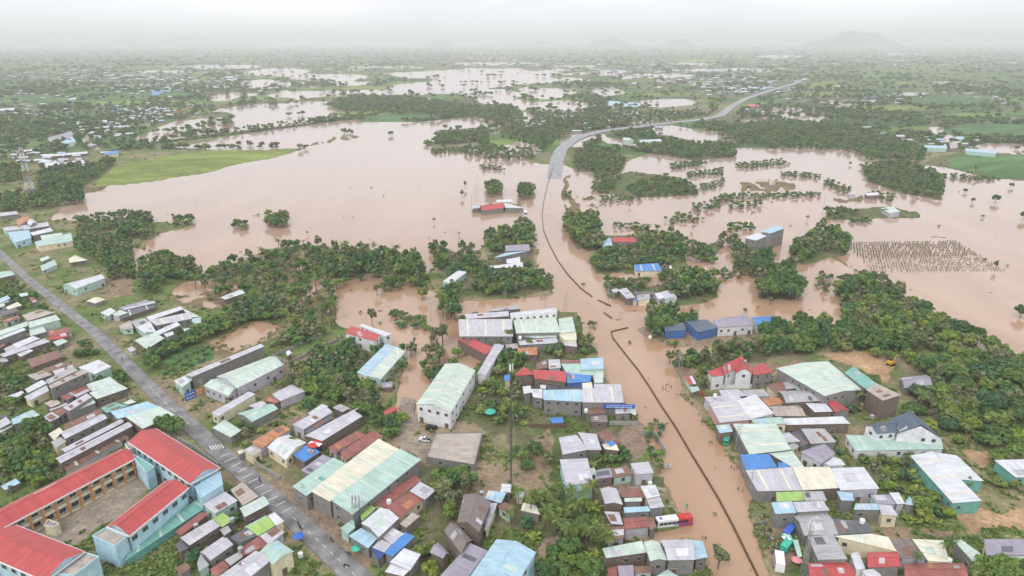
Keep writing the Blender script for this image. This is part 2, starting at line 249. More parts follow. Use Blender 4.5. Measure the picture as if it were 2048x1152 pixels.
# ground zones in photo pixels, painted in order: class, outline
ZONES = [
 ('gra', '-600 86 2700 86 2700 1400 -600 1400'),
 ('far', '-600 86 2700 86 2700 305 1900 300 1700 300 1450 300 1080 320 600 300 300 300 -600 330'),
 ('wat', '95 440 160 400 150 378 205 372 330 360 420 335 600 300 640 290 600 293 560 296 420 298 330 295 300 290 420 278 560 257 700 243 830 248 960 232 1010 250 990 265 890 272 850 290 880 300 1010 300 1060 330 1085 330 1075 400 1075 470 1000 470 960 500 900 520 870 520 850 560 790 508 700 497 600 488 540 497 480 522 410 547 370 522 330 510 290 490 310 470 390 452 300 440 240 452 200 440'),
 ('wat', '262 284 320 258 350 243 470 234 410 222 520 207 640 210 700 222 640 228 720 234 620 246 540 255 420 268 300 286'),
 ('ric', '190 370 235 332 330 313 430 299 560 297 600 298 575 309 470 330 410 346 300 363 210 371'),
 ('gra', '300 290 420 278 420 284 310 300'),
 ('sha', '145 385 160 372 225 372 215 382 170 392'), ('sha', '610 290 640 275 720 268 740 272 680 288 600 296'),
 ('fld', '715 246 760 232 860 228 880 236 800 246'), ('ric', '650 175 720 170 800 180 770 184 690 182'),
 ('ric', '325 218 410 215 400 226 330 232'),
 # highway corridor and the flooded plain to its right
 ('wat', '1070 330 1125 330 1150 340 1220 345 1260 320 1330 300 1400 320 1440 300 1480 296 1700 300 1760 330 1840 335 1890 330 1990 360 2150 366 2150 760 2048 712 1960 700 1900 650 1830 600 1750 560 1690 560 1670 600 1700 650 1680 660 1560 662 1520 700 1400 705 1345 720 1370 790 1430 860 1490 980 1530 1100 1580 1260 1430 1260 1400 1110 1330 960 1290 870 1240 800 1200 700 1150 660 920 640 930 700 880 760 850 830 812 860 800 790 810 740 790 690 700 650 670 620 665 580 700 555 780 560 850 570 880 600 960 600 1100 590 1085 540 1072 470 1070 400'),
 ('wat', '690 650 720 660 800 705 830 700 920 690 935 640 880 600 700 600 668 640'),
 # islands and spits in the flooded plain
 ('shr', '1190 362 1250 340 1330 348 1400 380 1395 392 1330 396 1260 396 1190 384'), ('shr', '1128 345 1140 345 1134 400 1120 400'),
 ('sha', '1125 395 1190 390 1195 435 1130 440'), ('gra', '1300 352 1350 350 1370 372 1310 372'),
 ('shr', '1130 290 1180 300 1250 320 1230 345 1150 342'), ('shr', '1260 300 1330 288 1470 290 1470 316 1380 320 1300 308'),
 ('shr', '1640 441 1700 440 1845 438 1838 424 1770 412 1700 418 1650 424'), ('sha', '1650 395 1740 385 1760 400 1680 412'),
 ('shr', '1720 332 1800 322 1890 352 1885 402 1800 388 1740 366'), ('sha', '1470 358 1600 362 1590 392 1480 386'),
 ('shr', '1850 330 1880 310 2150 306 2150 364 1990 360 1900 338'), ('fld', '1885 312 2150 308 2150 362 1992 358 1905 336'),
 ('sha', '1340 330 1400 320 1412 330 1345 340'), ('sha', '1370 346 1445 338 1445 352 1378 356'), ('sha', '1470 328 1560 320 1582 330 1480 340'), ('sha', '1440 390 1540 389 1640 386 1640 395 1440 400'), ('sha', '1655 358 1700 376 1692 392 1645 370'), ('sha', '1400 372 1445 360 1450 372 1405 384'), ('sha', '1195 396 1250 392 1280 402 1200 408'), ('sha', '1330 440 1400 432 1410 442 1340 450'), ('sha', '1425 398 1455 392 1460 404 1430 410'), ('sha', '1740 385 1790 392 1780 404 1738 396'), ('sha', '1900 350 1990 356 1985 364 1905 360'), ('sha', '1230 445 1300 452 1290 460 1228 456'), ('sha', '1640 545 1665 560 1655 585 1630 575'), ('sha', '1440 545 1510 540 1515 552 1450 560'), ('sha', '1180 640 1195 650 1190 662 1178 655'), ('sha', '1700 440 1740 438 1745 446 1702 448'), ('sha', '1560 345 1640 350 1640 358 1565 354'), ('sha', '1130 345 1145 350 1140 400 1128 395'), ('sha', '860 300 930 296 940 304 870 310'), ('sha', '880 262 960 258 955 268 885 272'), ('sha', '960 330 1000 335 1010 342 965 340'),
 ('sha', '1680 512 1745 560 1730 565 1668 520'),
 ('dir', '1280 660 1330 650 1550 655 1560 668 1530 690 1340 690 1290 680'),
 ('shr', '1130 440 1195 440 1205 500 1150 500'), ('shr', '1205 470 1350 470 1370 500 1440 478 1440 492 1420 530 1350 545 1350 590 1440 570 1440 596 1340 612 1220 600 1210 575 1230 555 1190 548 1170 520 1200 500'),
 ('shr', '1460 505 1520 500 1540 530 1470 545'), ('shr', '1520 545 1590 545 1600 600 1520 600'), ('shr', '1576 500 1640 462 1692 478 1692 512 1600 530'),
 ('wat', '1360 510 1400 515 1440 540 1450 560 1400 556'), ('wat', '1215 545 1270 552 1340 552 1340 572 1280 575 1240 560'),
 ('shr', '1380 712 1440 700 1500 690 1530 700 1520 740 1420 765 1350 735'),
 ('dir', '1350 730 1400 740 1560 730 1600 720 1560 760 1480 780 1420 785 1370 770'),
 # central peninsula
 ('shr', '970 470 1060 450 1070 490 1075 540 1100 560 1105 580 1000 596 930 592 890 560 880 545 858 500 870 488 900 500 940 520 985 520'),
 ('gra', '945 410 1040 405 1045 425 950 428'), ('sha', '770 620 860 630 860 650 800 650'),
 ('shr', '920 635 1160 620 1170 700 1200 760 1250 860 1268 930 1300 960 1335 940 1318 1000 1305 1050 1305 1078 1240 1082 1250 1095 1400 1090 1430 1160 1000 1200 840 1100 812 860 850 830 880 765 935 705'),
 ('wat', '920 700 950 695 985 715 950 735 880 768 870 740'),
 # wet lots, roads edge, earth
 ('dir', '812 845 870 840 950 850 970 862 950 930 850 930 770 880'), ('con', '812 790 840 800 846 860 868 880 862 914 830 925 800 880 812 840'), ('mud', '1240 850 1285 850 1300 900 1250 930 1225 905'),
 ('ora', '1655 715 1700 705 1760 712 1800 722 1790 745 1770 770 1720 740'), ('ora', '1905 1030 1960 1020 2100 980 2200 1100 2000 1080 1920 1075'),
 ('dir', '1700 1050 1790 1052 1920 1060 1920 1080 1760 1085'), ('ora', '1920 905 1990 900 2048 890 2048 930 1980 925 1960 940'),
 ('dir', '940 925 1020 900 1100 860 1115 1000 1060 1000 990 985 960 1000 930 960'), ('gra', '960 870 1010 860 1020 920 970 930'),
 ('wat', '1240 1076 1300 1060 1410 1050 1410 1090 1330 1088 1250 1090'), ('mud', '1070 1080 1115 1078 1105 1160 1060 1160'), ('dir', '1200 970 1300 965 1300 1070 1200 1080'),
 ('dir', '1225 985 1310 970 1310 985 1225 1010'),
 ('gra', '100 560 180 540 230 600 200 660 150 640'), ('dir', '170 560 250 540 300 580 220 600'), ('gra', '210 640 260 640 300 700 270 720 220 690'),
 ('fld', '330 700 430 690 420 720 340 750'), ('sha', '400 690 470 650 540 635 565 650 540 680 440 720'), ('wat', '440 690 480 662 530 642 552 655 520 680 460 702'),
 ('sha', '330 590 350 570 420 555 475 570 470 600 420 620 350 610'), ('wat', '345 585 365 566 420 562 440 572 380 588'), ('gra', '300 500 262 485 250 510 270 590 292 590 290 540'),
 ('wat', '252 490 300 500 320 520 310 540 280 530 285 560 270 560'), ('wat', '620 560 660 555 640 580 600 600'), ('wat', '560 530 600 525 600 560 580 560'),
 ('sha', '585 590 640 575 650 610 600 625'), ('sha', '560 530 610 520 615 560 570 570'), ('sha', '660 540 700 535 705 562 668 570'), ('sha', '500 545 540 540 535 560 505 565'), ('sha', '640 620 668 612 668 650 645 655'),
 ('dir', '560 720 700 690 690 720 640 730 600 780 540 790 560 740'), ('gra', '600 780 660 800 600 850 560 820'),
 ('con', '0 1090 60 1050 240 940 300 930 340 960 210 1060 150 1110 60 1160 0 1160'), ('gra', '160 1000 240 950 260 950 190 1010'),
 ('dir', '300 780 380 800 400 860 480 940 560 960 600 1000 700 1040 740 1100 700 1200 620 1100 520 990 430 920 380 860 290 790'),
 ('dir', '420 920 480 960 540 1000 520 1010 440 950'), ('mud', '520 970 600 1000 690 1060 690 1090 600 1040'),
 ('gra', '1940 990 2048 970 2048 1000 1990 1030 1950 1020'), ('con', '1815 950 1850 950 1860 970 1830 972'),
 ('gra', '1830 1080 2048 1080 2048 1060 1990 1060'),
 ('dir', '1530 1050 1580 1050 1600 1150 1560 1160 1530 1080'),
]
for e in ((560,145,62,9),(440,134,90,4),(650,155,90,7),(390,160,18,3),(450,172,24,4),(440,195,38,6),(530,168,50,8),(490,190,34,5),(600,190,64,6),(720,186,110,5),(830,150,60,6),(905,146,80,6),
          (950,163,90,14),(1010,160,60,10),(870,176,90,12),(985,188,66,9),(700,166,44,5),(1060,148,60,6),(1090,160,60,5),(1100,187,55,10),(1120,212,70,12),(1210,183,30,9),(1232,228,40,4),
          (1330,152,72,4),(1340,206,60,8),(1380,128,50,3),(1500,140,60,3),(1050,246,40,6),(1160,250,20,5),(1600,236,62,9),(1560,222,52,7),(1710,205,70,4),(1812,188,52,3),(1700,216,40,5),
          (1760,272,22,8),(1890,286,24,15),(1864,262,22,8),(1990,292,66,6),(2030,302,60,4),(1970,255,60,2),(1560,113,50,3),(1800,109,60,2),(1390,140,60,2),(1570,305,80,6),(1150,285,30,12),
          (1040,300,40,14),(1190,272,30,6),(1440,270,16,5),(770,135,70,2.5),(1000,128,90,2.5),(1150,133,60,2),(950,140,60,3),(820,200,60,4),(640,205,60,3),(1020,205,40,5),(350,142,70,2)):
    ZONES.append(('wat', ell(*e)))
for e in ((1740,216,120,4),(1640,171,40,4),(1400,123,42,4),(2000,262,130,14),(1900,205,100,8),(1690,105,60,2),(120,205,90,5),(60,195,60,4),(230,208,60,4),(200,190,60,4),(150,230,80,5),(20,260,60,4),(330,190,50,3),(1800,182,70,3)):
    ZONES.append(('ric' if e[0] in (1740,1640,1400,230) else 'fld', ell(*e)))
GCOL = dict(gra=(.125,.175,.055), far=(.10,.16,.065), wat=(.17,.11,.06), ric=(.21,.26,.07), fld=(.085,.17,.06), shr=(.10,.14,.05), sha=(.19,.15,.08), dir=(.27,.20,.135),
            ora=(.43,.28,.17), mud=(.27,.20,.15), con=(.30,.25,.20))
GZ = dict(gra=.6, far=.6, wat=-.9, ric=.5, fld=.5, shr=.55, sha=.03, dir=.58, ora=.6, mud=.58, con=.6)
def classify(PXa, PYa):
    cl = np.zeros(PXa.shape, np.int32); names = []
    for k, (c, p) in enumerate(ZONES):
        p = pts(p) if isinstance(p, str) else p
        if c not in names: names.append(c)
        cl[inside(PXa, PYa, p)] = names.index(c)
    return cl, names
def warp(Xw, Yw, PXa, PYa):
    d = Yw*cp_ + HCAM*sp_
    wx = fbm(Xw/22, Yw/22, 3)*9 + fbm(Xw/120, Yw/160, 5)*np.clip(Yw-500, 0, 5000)*.055
    wy = fbm(Xw/22, Yw/22, 9)*11 + fbm(Xw/160, Yw/160, 12)*np.clip(Yw-500, 0, 5000)*.10
    X2 = Xw+wx; Y2 = Yw+wy
    d2 = Y2*cp_ + HCAM*sp_
    return 1024+FPX*X2/d2, 576+FPX*(-(Y2*sp_)+HCAM*cp_)/d2
ys = [88.6]
while ys[-1] < 1330: ys.append(ys[-1] + min(3.0, .55 + (ys[-1]-88)*.012))
Yr = [P(1024, y, 0).y for y in ys] + [60, 0, -120, -300]
Yr = np.array(Yr)
ks = np.arange(-560, 2620, 3.4)
D = np.maximum(Yr, Yr[len(ys)-1])*cp_ + HCAM*sp_
Xg = D[:, None]*((ks-1024)/FPX)[None, :]; Yg = np.repeat(Yr[:, None], len(ks), 1)
Xg[-4:] *= np.array([1.0, 1.15, 1.6, 2.2])[:, None]
pxw, pyw = warp(Xg, Yg, None, None)
pyw = np.where(Yg < 100, 1350, pyw)
cls, cnames = classify(pxw, pyw)
near = np.clip((900-Yg)/500, 0, 1)
Z = np.zeros(cls.shape); COL = np.zeros(cls.shape+(3,))
for i, c in enumerate(cnames):
    m = cls == i; Z[m] = GZ[c]; COL[m] = GCOL[c]
# field patchwork on the far plain, streaks of flood between fields
fi = cls == cnames.index('far')
a = .35; Xr = Xg*math.cos(a)+Yg*math.sin(a); Yr2 = -Xg*math.sin(a)+Yg*math.cos(a)
wq = fbm(Xg/300, Yg/300, 21)*120
h1 = cellhash((Xr+wq)/140, (Yr2+wq)/75, 4); h2 = cellhash((Xr+wq)/61, (Yr2-wq)/110, 8)
pal = np.array([(.12,.19,.06), (.07,.12,.05), (.17,.24,.06), (.14,.15,.08), (.09,.16,.055), (.19,.18,.11)])
pi = (h1*5.99).astype(int); COL[fi] = (pal[pi]*(.8+.4*h2[..., None]))[fi]
wetn = fbm(Xg/260, Yg/420, 33, 5)
cen = np.exp(-((pxw-1050)/520)**2)*np.clip((pyw-112)/30, 0, 1)
wet = fi & (h2*.55 + wetn*1.1 + cen*.27 > .74) & (pyw > 104)
Z[wet] = -.6; COL[wet] = GCOL['wat']
shm = cls == cnames.index('sha')
Z[shm] = (.7*fbm(Xg/4, Yg/5, 44, 3)+.03)[shm]
gm = (cls == cnames.index('gra'))
mixn = np.clip(np.where(pxw < 760, .62, .40)+fbm(Xg/14, Yg/14, 51, 4)*3.2, 0, 1)[..., None]
COL[gm] = (COL*(mixn) + np.array((.27,.22,.14))*(1-mixn))[gm]
sm_ = (cls == cnames.index('shr')); COL[sm_] = (COL*(.35+.65*mixn) + np.array((.22,.17,.11))*(.65-.65*mixn)*.8)[sm_]
rm_ = (cls == cnames.index('ric')) | (cls == cnames.index('fld')); COL[rm_] = (COL*(.72+.56*np.clip(.5+fbm(Xr/60, Yr2/14, 55, 4)*2.2, 0, 1))[..., None])[rm_]
lm = 1 + fbm(Xg/6, Yg/6, 61, 4)*.55*near[..., None][..., 0]
COL *= lm[..., None]
land = Z > 0
Z = Z + np.where(land, fbm(Xg/9, Yg/9, 71, 3)*.22, 0)
for _ in range(2):
    Zp = np.pad(Z, 1, mode='edge'); Z = (Zp[:-2, 1:-1]+Zp[2:, 1:-1]+Zp[1:-1, :-2]+Zp[1:-1, 2:]+Zp[1:-1, 1:-1]*2)/6
nr, nc = Xg.shape
co = np.stack([Xg, Yg, Z], -1).reshape(-1, 3).astype(np.float32)
ii = np.arange(nr*nc).reshape(nr, nc)
q = np.stack([ii[1:, :-1], ii[1:, 1:], ii[:-1, 1:], ii[:-1, :-1]], -1).reshape(-1, 4)
me = bpy.data.meshes.new('ground'); me.vertices.add(len(co)); me.vertices.foreach_set('co', co.ravel())
me.loops.add(q.size); me.loops.foreach_set('vertex_index', q.ravel().astype(np.int32))
me.polygons.add(len(q)); me.polygons.foreach_set('loop_start', np.arange(0, q.size, 4, dtype=np.int32)); me.polygons.foreach_set('loop_total', np.full(len(q), 4, dtype=np.int32))
me.polygons.foreach_set('use_smooth', np.ones(len(q), bool)); me.update(calc_edges=True)
at = me.color_attributes.new('soil', 'FLOAT_COLOR', 'POINT'); at.data.foreach_set('color', np.concatenate([COL.reshape(-1, 3), np.ones((nr*nc, 1))], 1).astype(np.float32).ravel())
gm_ = bpy.data.materials.new('soil_and_grass'); gm_.use_nodes = True; t = gm_.node_tree; n = t.nodes; l = t.links; b = n['Principled BSDF']
b.inputs['Roughness'].default_value = .95; b.inputs['Specular IOR Level'].default_value = .15
va = n.new('ShaderNodeVertexColor'); va.layer_name = 'soil'; tcn = n.new('ShaderNodeTexCoord')
na = n.new('ShaderNodeTexNoise'); na.inputs['Scale'].default_value = .9; na.inputs['Detail'].default_value = 8; na.inputs['Roughness'].default_value = .7; l.new(tcn.outputs['Object'], na.inputs['Vector'])
nb = n.new('ShaderNodeTexNoise'); nb.inputs['Scale'].default_value = .12; nb.inputs['Detail'].default_value = 6; nb.inputs['Roughness'].default_value = .65; l.new(tcn.outputs['Object'], nb.inputs['Vector'])
r1 = n.new('ShaderNodeMapRange'); r1.inputs[1].default_value = .3; r1.inputs[2].default_value = .7; r1.inputs[3].default_value = .55; r1.inputs[4].default_value = 1.4; l.new(na.outputs['Fac'], r1.inputs[0])
r2 = n.new('ShaderNodeMapRange'); r2.inputs[1].default_value = .3; r2.inputs[2].default_value = .7; r2.inputs[3].default_value = .75; r2.inputs[4].default_value = 1.2; l.new(nb.outputs['Fac'], r2.inputs[0])
mu = n.new('ShaderNodeMath'); mu.operation = 'MULTIPLY'; l.new(r1.outputs[0], mu.inputs[0]); l.new(r2.outputs[0], mu.inputs[1])
mm = n.new('ShaderNodeMix'); mm.data_type = 'RGBA'; mm.blend_type = 'MULTIPLY'; mm.inputs[0].default_value = 1; l.new(va.outputs[0], mm.inputs[6]); l.new(mu.outputs[0], mm.inputs[7]); l.new(mm.outputs[2], b.inputs['Base Color'])
me.materials.append(gm_); ground = link('ground', me); ground['kind'] = 'structure'
# water
wm = bpy.data.materials.new('muddy_water'); wm.use_nodes = True; t = wm.node_tree; n = t.nodes; l = t.links; b = n['Principled BSDF']
b.inputs['Roughness'].default_value = .13; b.inputs['IOR'].default_value = 1.33; b.inputs['Specular IOR Level'].default_value = 1.0
tcn = n.new('ShaderNodeTexCoord'); mpn = n.new('ShaderNodeMapping'); mpn.inputs['Scale'].default_value = (1.3, .42, 1); mpn.inputs['Rotation'].default_value = (0, 0, .45); l.new(tcn.outputs['Object'], mpn.inputs[0])
na = n.new('ShaderNodeTexNoise'); na.inputs['Scale'].default_value = .02; na.inputs['Detail'].default_value = 6; l.new(mpn.outputs[0], na.inputs['Vector'])
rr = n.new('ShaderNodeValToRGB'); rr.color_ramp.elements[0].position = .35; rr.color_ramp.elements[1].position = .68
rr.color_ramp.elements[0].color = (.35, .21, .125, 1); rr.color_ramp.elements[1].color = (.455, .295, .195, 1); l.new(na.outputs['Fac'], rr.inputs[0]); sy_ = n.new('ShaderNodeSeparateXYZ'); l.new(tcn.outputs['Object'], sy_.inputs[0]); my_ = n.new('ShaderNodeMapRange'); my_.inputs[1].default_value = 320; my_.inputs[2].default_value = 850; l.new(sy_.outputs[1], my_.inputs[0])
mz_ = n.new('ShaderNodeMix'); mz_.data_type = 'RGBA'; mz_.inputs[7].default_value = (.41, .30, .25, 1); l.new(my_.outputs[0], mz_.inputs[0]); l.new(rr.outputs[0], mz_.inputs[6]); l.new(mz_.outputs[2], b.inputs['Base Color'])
nw = n.new('ShaderNodeTexNoise'); nw.inputs['Scale'].default_value = .7; nw.inputs['Detail'].default_value = 4; l.new(mpn.outputs[0], nw.inputs['Vector'])
bu = n.new('ShaderNodeBump'); bu.inputs['Strength'].default_value = .12; bu.inputs['Distance'].default_value = .1; l.new(nw.outputs['Fac'], bu.inputs['Height']); l.new(bu.outputs[0], b.inputs['Normal'])
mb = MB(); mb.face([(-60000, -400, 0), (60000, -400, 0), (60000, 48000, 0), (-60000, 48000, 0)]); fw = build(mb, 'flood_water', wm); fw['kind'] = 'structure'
# hills on the horizon
hm = col_mat('forested_rock', (.07, .09, .06), .95, 0, .01)
def hill(px, py, wpx, dist, prof, depth=900):
    dist *= 1.35
    mb = MB(); d = dist*cp_ + HCAM*sp_; x0 = (px-wpx/2-1024)/FPX*d; x1 = (px+wpx/2-1024)/FPX*d; top = HCAM + (84.6-py)/FPX*dist*1.08
    nx, ny = 48, 12; V = []
    for j in range(ny+1):
        for i in range(nx+1):
            u = i/nx; v = j/ny; k = np.interp(u, [p[0] for p in prof], [p[1] for p in prof])
            z = top*k*math.sin(math.pi*v)**.8*(1+.25*float(fbm(np.array(u*9.), np.array(v*4.+px), 5))) - 3
            V.append((x0+(x1-x0)*u, dist+depth*(v-.5)*2, max(z, -3)))
    F = [(j*(nx+1)+i, j*(nx+1)+i+1, (j+1)*(nx+1)+i+1, (j+1)*(nx+1)+i) for j in range(ny) for i in range(nx)]
    me = bpy.data.meshes.new('hills'); me.from_pydata(V, [], F); me.materials.append(hm); me.polygons.foreach_set('use_smooth', [True]*len(F))
    o = link('hills', me); o['kind'] = 'structure'
hill(1700, 66, 190, 13500, [(0, 0), (.1, .35), (.28, .55), (.4, .9), (.5, 1), (.58, .8), (.7, .95), (.8, .55), (.92, .3), (1, 0)])
hill(1215, 74, 110, 15500, [(0, 0), (.2, .5), (.35, .7), (.45, .6), (.6, 1), (.75, .6), (.9, .4), (1, 0)])
hill(1355, 78, 70, 15500, [(0, 0), (.3, .9), (.5, .7), (.7, 1), (1, 0)])
hill(880, 76, 90, 16500, [(0, 0), (.4, .8), (.55, 1), (.8, .5), (1, 0)])
hill(330, 76, 420, 17000, [(0, 0), (.15, .4), (.3, .8), (.45, .6), (.6, 1), (.8, .7), (.9, .5), (1, 0)], 1400)
hill(40, 77, 240, 16500, [(0, .3), (.3, .8), (.6, 1), (.8, .5), (1, 0)], 1400)
hill(1050, 80, 200, 17500, [(0, 0), (.2, .6), (.5, 1), (.8, .7), (1, 0)])
# ------------------------------------------------------------ buildings
FOOT = []      # footprints in world xy, trees keep off them
WINM = {}
def win_mesh(kind):
    if kind not in WINM:
        mb = MB()
        if kind == 'window':
            for dx in (-.62, .62): mb.box((dx, -.04, 0), (.12, .12, 1.3))
            for dz in (-.6, .6): mb.box((0, -.04, dz), (1.12, .12, .1))
            mb.box((0, -.035, 0), (.06, .08, 1.1))
            fr = mb.mesh('window', [MFRAME]); pm = MB(); pm.box((0, -.012, 0), (1.12, .05, 1.1)); WINM[kind] = (fr, pm.mesh('pane', [MGLASS]))
        else:
            for dx in (-.75, .75): mb.box((dx, -.05, 0), (.14, .14, 2.2))
            mb.box((0, -.05, 1.15), (1.64, .14, .14)); pm = MB(); pm.box((0, -.02, -.02), (1.36, .06, 2.2)); WINM[kind] = (mb.mesh('door', [MFRAME]), pm.mesh('door_leaf', [MBROWN]))
    return WINM[kind]
def add_openings(root, ox, oy, A, B, zb, H, outn, sp=3.4, skip=0):
    d = (B-A); Lw = d.length
    if Lw < 2.6 or H < 2.4: return
    d = d/Lw; ang = math.atan2(d.y, d.x)
    if (Vector((-math.sin(ang), math.cos(ang))) @ outn) > 0: ang += math.pi       # local -y faces outwards
    n = max(1, min(7, int(Lw/sp))); fl = max(1, min(3, int((H-.3)/3.0))); hf = H/fl
    for k in range(fl):
        for i in range(n):
            p = A + d*(Lw*(i+.5)/n)
            if hsh(p.x, p.y, k) < .4: continue
            isd = (k == 0 and hsh(p.y, p.x, 3) < .3)
            fr, pm = win_mesh('door' if isd else 'window'); z = zb + hf*k + (1.12 if isd else hf*.58)
            w = link('door' if isd else 'window', fr, root, (p.x-ox+outn.x*.02, p.y-oy+outn.y*.02, z), ang); link('door_leaf' if isd else 'pane', pm, w)
def order_ccw(p):
    a = sum(p[i].x*p[(i+1) % 4].y - p[(i+1) % 4].x*p[i].y for i in range(4)); return p if a > 0 else p[::-1]
def inset_poly(q, ds):
    n = 4; L = []
    for i in range(n):
        a, b = q[i], q[(i+1) % n]; d = (b-a).normalized(); nn = Vector((d.y, -d.x)); L.append((a-nn*ds[i], d))
    o = []
    for i in range(n):
        (p, d), (r, e) = L[i-1], L[i]; den = d.x*e.y-d.y*e.x
        if abs(den) < 1e-4: o.append(r); continue
        w = r-p; t = (w.x*e.y-w.y*e.x)/den; o.append(p+d*t)
    return o
def volume(root, ox, oy, q, H, kind, col, wall, wins=True, rise=None, inset=.32, zb=-.4, ridge_long=True, name='roof', fascia=None, inset_cam=0):
    """one block of a building: walls + roof (s shed, g gable, h hip, f flat with parapet, o open canopy) over the world quad q"""
    q = order_ccw([Vector((p.x, p.y)) for p in q])
    if (q[1]-q[0]).length + (q[3]-q[2]).length < (q[2]-q[1]).length + (q[0]-q[3]).length: q = q[1:]+q[:1]
    if not ridge_long: q = q[1:]+q[:1]
    c = sum(q, Vector((0, 0)))/4
    wid = ((q[2]-q[1]).length + (q[0]-q[3]).length)/2; lng = ((q[1]-q[0]).length+(q[3]-q[2]).length)/2
    far01 = (q[0].y+q[1].y) > (q[2].y+q[3].y)
    O = Vector((ox, oy)); q3 = lambda p, z: (p.x-ox, p.y-oy, z)
    ru = (q[1]-q[0]).normalized()
    def uvs(ps, o): return [((Vector((p[0], p[1]))-o).dot(ru), (Vector((p[0], p[1]))-o).dot(Vector((-ru.y, ru.x)))) for p in ps]
    # inset wall corners
    ins = [inset]*4 if not isinstance(inset, (list, tuple)) else inset
    ins = [(lambda nn: (inset_cam if inset_cam and nn.dot((Vector((0, 0))-c).normalized()) > .05 and (q[(i+1) % 4]-q[i]).length > 14 else ins[i]))(Vector(((q[(i+1) % 4]-q[i]).y, -(q[(i+1) % 4]-q[i]).x)).normalized()) for i in range(4)]
    w = inset_poly(q, [min(v, wid*.2) for v in ins])
    rs = rise if rise is not None else (.13*wid if kind == 'g' else .25*wid if kind == 'h' else 0)
    rm = RM[col]; mb = MB(); th = .09
    zs = [H]*4
    if kind == 's':
        dz = min(.05*wid, .5); zs = [H+dz, H+dz, H-dz*.2, H-dz*.2] if far01 else [H-dz*.2, H-dz*.2, H+dz, H+dz]
    if kind in 'so':
        top = [q3(q[i], zs[i]+th) for i in range(4)]; bot = [q3(q[i], zs[i]) for i in range(4)]
        mb.face(top, 0, uvs(top, q[0]-O)); mb.face(bot[::-1], 1)
        for i in range(4): j = (i+1) % 4; mb.face([bot[i], bot[j], top[j], top[i]], 1)
        wt = [zs[i]-.01 for i in range(4)]
    elif kind == 'f':
        mb.face([q3(p, H) for p in w], 0, uvs([q3(p, H) for p in w], q[0]-O)); wt = [H-.02]*4
    else:
        m0 = (q[1]+q[2])/2; m1 = (q[3]+q[0])/2
        if kind == 'h':
            s = min(.45, wid/2/max(lng, .1)); a, b = m0, m1; m0 = a+(b-a)*s; m1 = b+(a-b)*s
        R0, R1 = q3(m0, H+rs+th), q3(m1, H+rs+th); T = [q3(p, H+th) for p in q]
        F = [[T[0], T[1], R0, R1], [T[2], T[3], R1, R0]]
        if kind == 'h': F += [[T[1], T[2], R0], [T[3], T[0], R1]]
        for f in F: mb.face(f, 0, uvs(f, q[0]-O))
        for f in F[:2] if kind == 'g' else F: mb.face([(p[0], p[1], p[2]-th) for p in f][::-1], 1)
        bt = [q3(p, H) for p in q]
        for i in range(4):
            j = (i+1) % 4
            if kind == 'g' and i in (1, 3):
                R = R0 if i == 1 else R1; Rb = (R[0], R[1], R[2]-th)
                mb.face([bt[i], Rb, R, T[i]], 1); mb.face([Rb, bt[j], T[j], R], 1)
            else: mb.face([bt[i], bt[j], T[j], T[i]], 1)
        wt = [H]*4
    ro = build(mb, name, [rm, fascia or rm], root)
    if c.y < 420 and kind in 'sg' and not fascia:
        F0 = [top] if kind == 's' else F[:2]
        for fi_, f4 in enumerate(F0):
            f4 = [Vector(p) for p in f4]; la = (f4[1]-f4[0]).length; lb = (f4[2]-f4[1]).length; hv = hsh(c.x, c.y, fi_)
            def lay(u0, u1, v0, v1, pc, nm):
                B = lambda u, v: (f4[0]*(1-u)+f4[1]*u)*(1-v)+(f4[3]*(1-u)+f4[2]*u)*v
                ps = [B(u0, v0), B(u1, v0), B(u1, v1), B(u0, v1)]; pb = MB(); up = Vector((0, 0, .035)); dn = Vector((0, 0, .004))
                t4 = [p+up for p in ps]; b4 = [p+dn for p in ps]; pb.face(t4, 0, uvs(t4, q[0]-O))
                for i in range(4): j = (i+1) % 4; pb.face([b4[i], b4[j], t4[j], t4[i]], 0)
                build(pb, nm, RM[pc], ro)
            if la*lb > 140:
                k = max(2, int(la/7))
                for i in range(k):
                    u = (i+.5)/k; lay(u-.42/la, u+.42/la, .06, .94, 'C' if col in 'WwG' else 'G', 'skylight_strip')
            elif la*lb > 22 and hv < .75:
                for i in range(1 + (hv < .3)):
                    u = .08+.6*hsh(c.x, c.y, i+5); v = .05+.4*hsh(c.y, c.x, i+7); pc = {'W': 'wGg', 'w': 'gbW', 'G': 'WMw', 'b': 'rwg', 'r': 'bgO', 'g': 'wdb', 'd': 'gbw', 'K': 'gbw', 'S': 'WGw', 'M': 'GTS', 'P': 'wgd', 'C': 'wGW'}.get(col, 'wgb')[int(hsh(c.x, i)*2.99)]
                    lay(u, min(.97, u+1.6*(1+int(hv*3))/la), v, min(.97, v+max(.35, 2.4/lb)), pc, 'roof_patch')
    if kind in 'gh' and wid > 4:
        cb = MB(); dirn = Vector((R1[0]-R0[0], R1[1]-R0[1])); ln = dirn.length
        cb.box(((R0[0]+R1[0])/2, (R0[1]+R1[1])/2, H+rs+th+.03), (ln+.1, .4, .05), 0, math.atan2(dirn.y, dirn.x)); build(cb, 'ridge_cap', rm, ro)
    if kind == 'o':
        pm = MB()
        for p in w: pm.box((p.x-ox, p.y-oy, H/2-.2), (.16, .16, H+.38-.03))
        build(pm, 'posts', MSTEEL, root); FOOT.append([(p.x, p.y) for p in q]); return ro
    wb = MB(); n = 4
    for i in range(4):
        j = (i+1) % 4; a, b = w[i], w[j]
        wb.face([q3(a, zb), q3(b, zb), q3(b, wt[j]), q3(a, wt[i])])
        if kind == 'g' and i in (1, 3):
            mm = (a+b)/2; wb.face([q3(a, H), q3(b, H), q3(mm, H+rs*.86)])
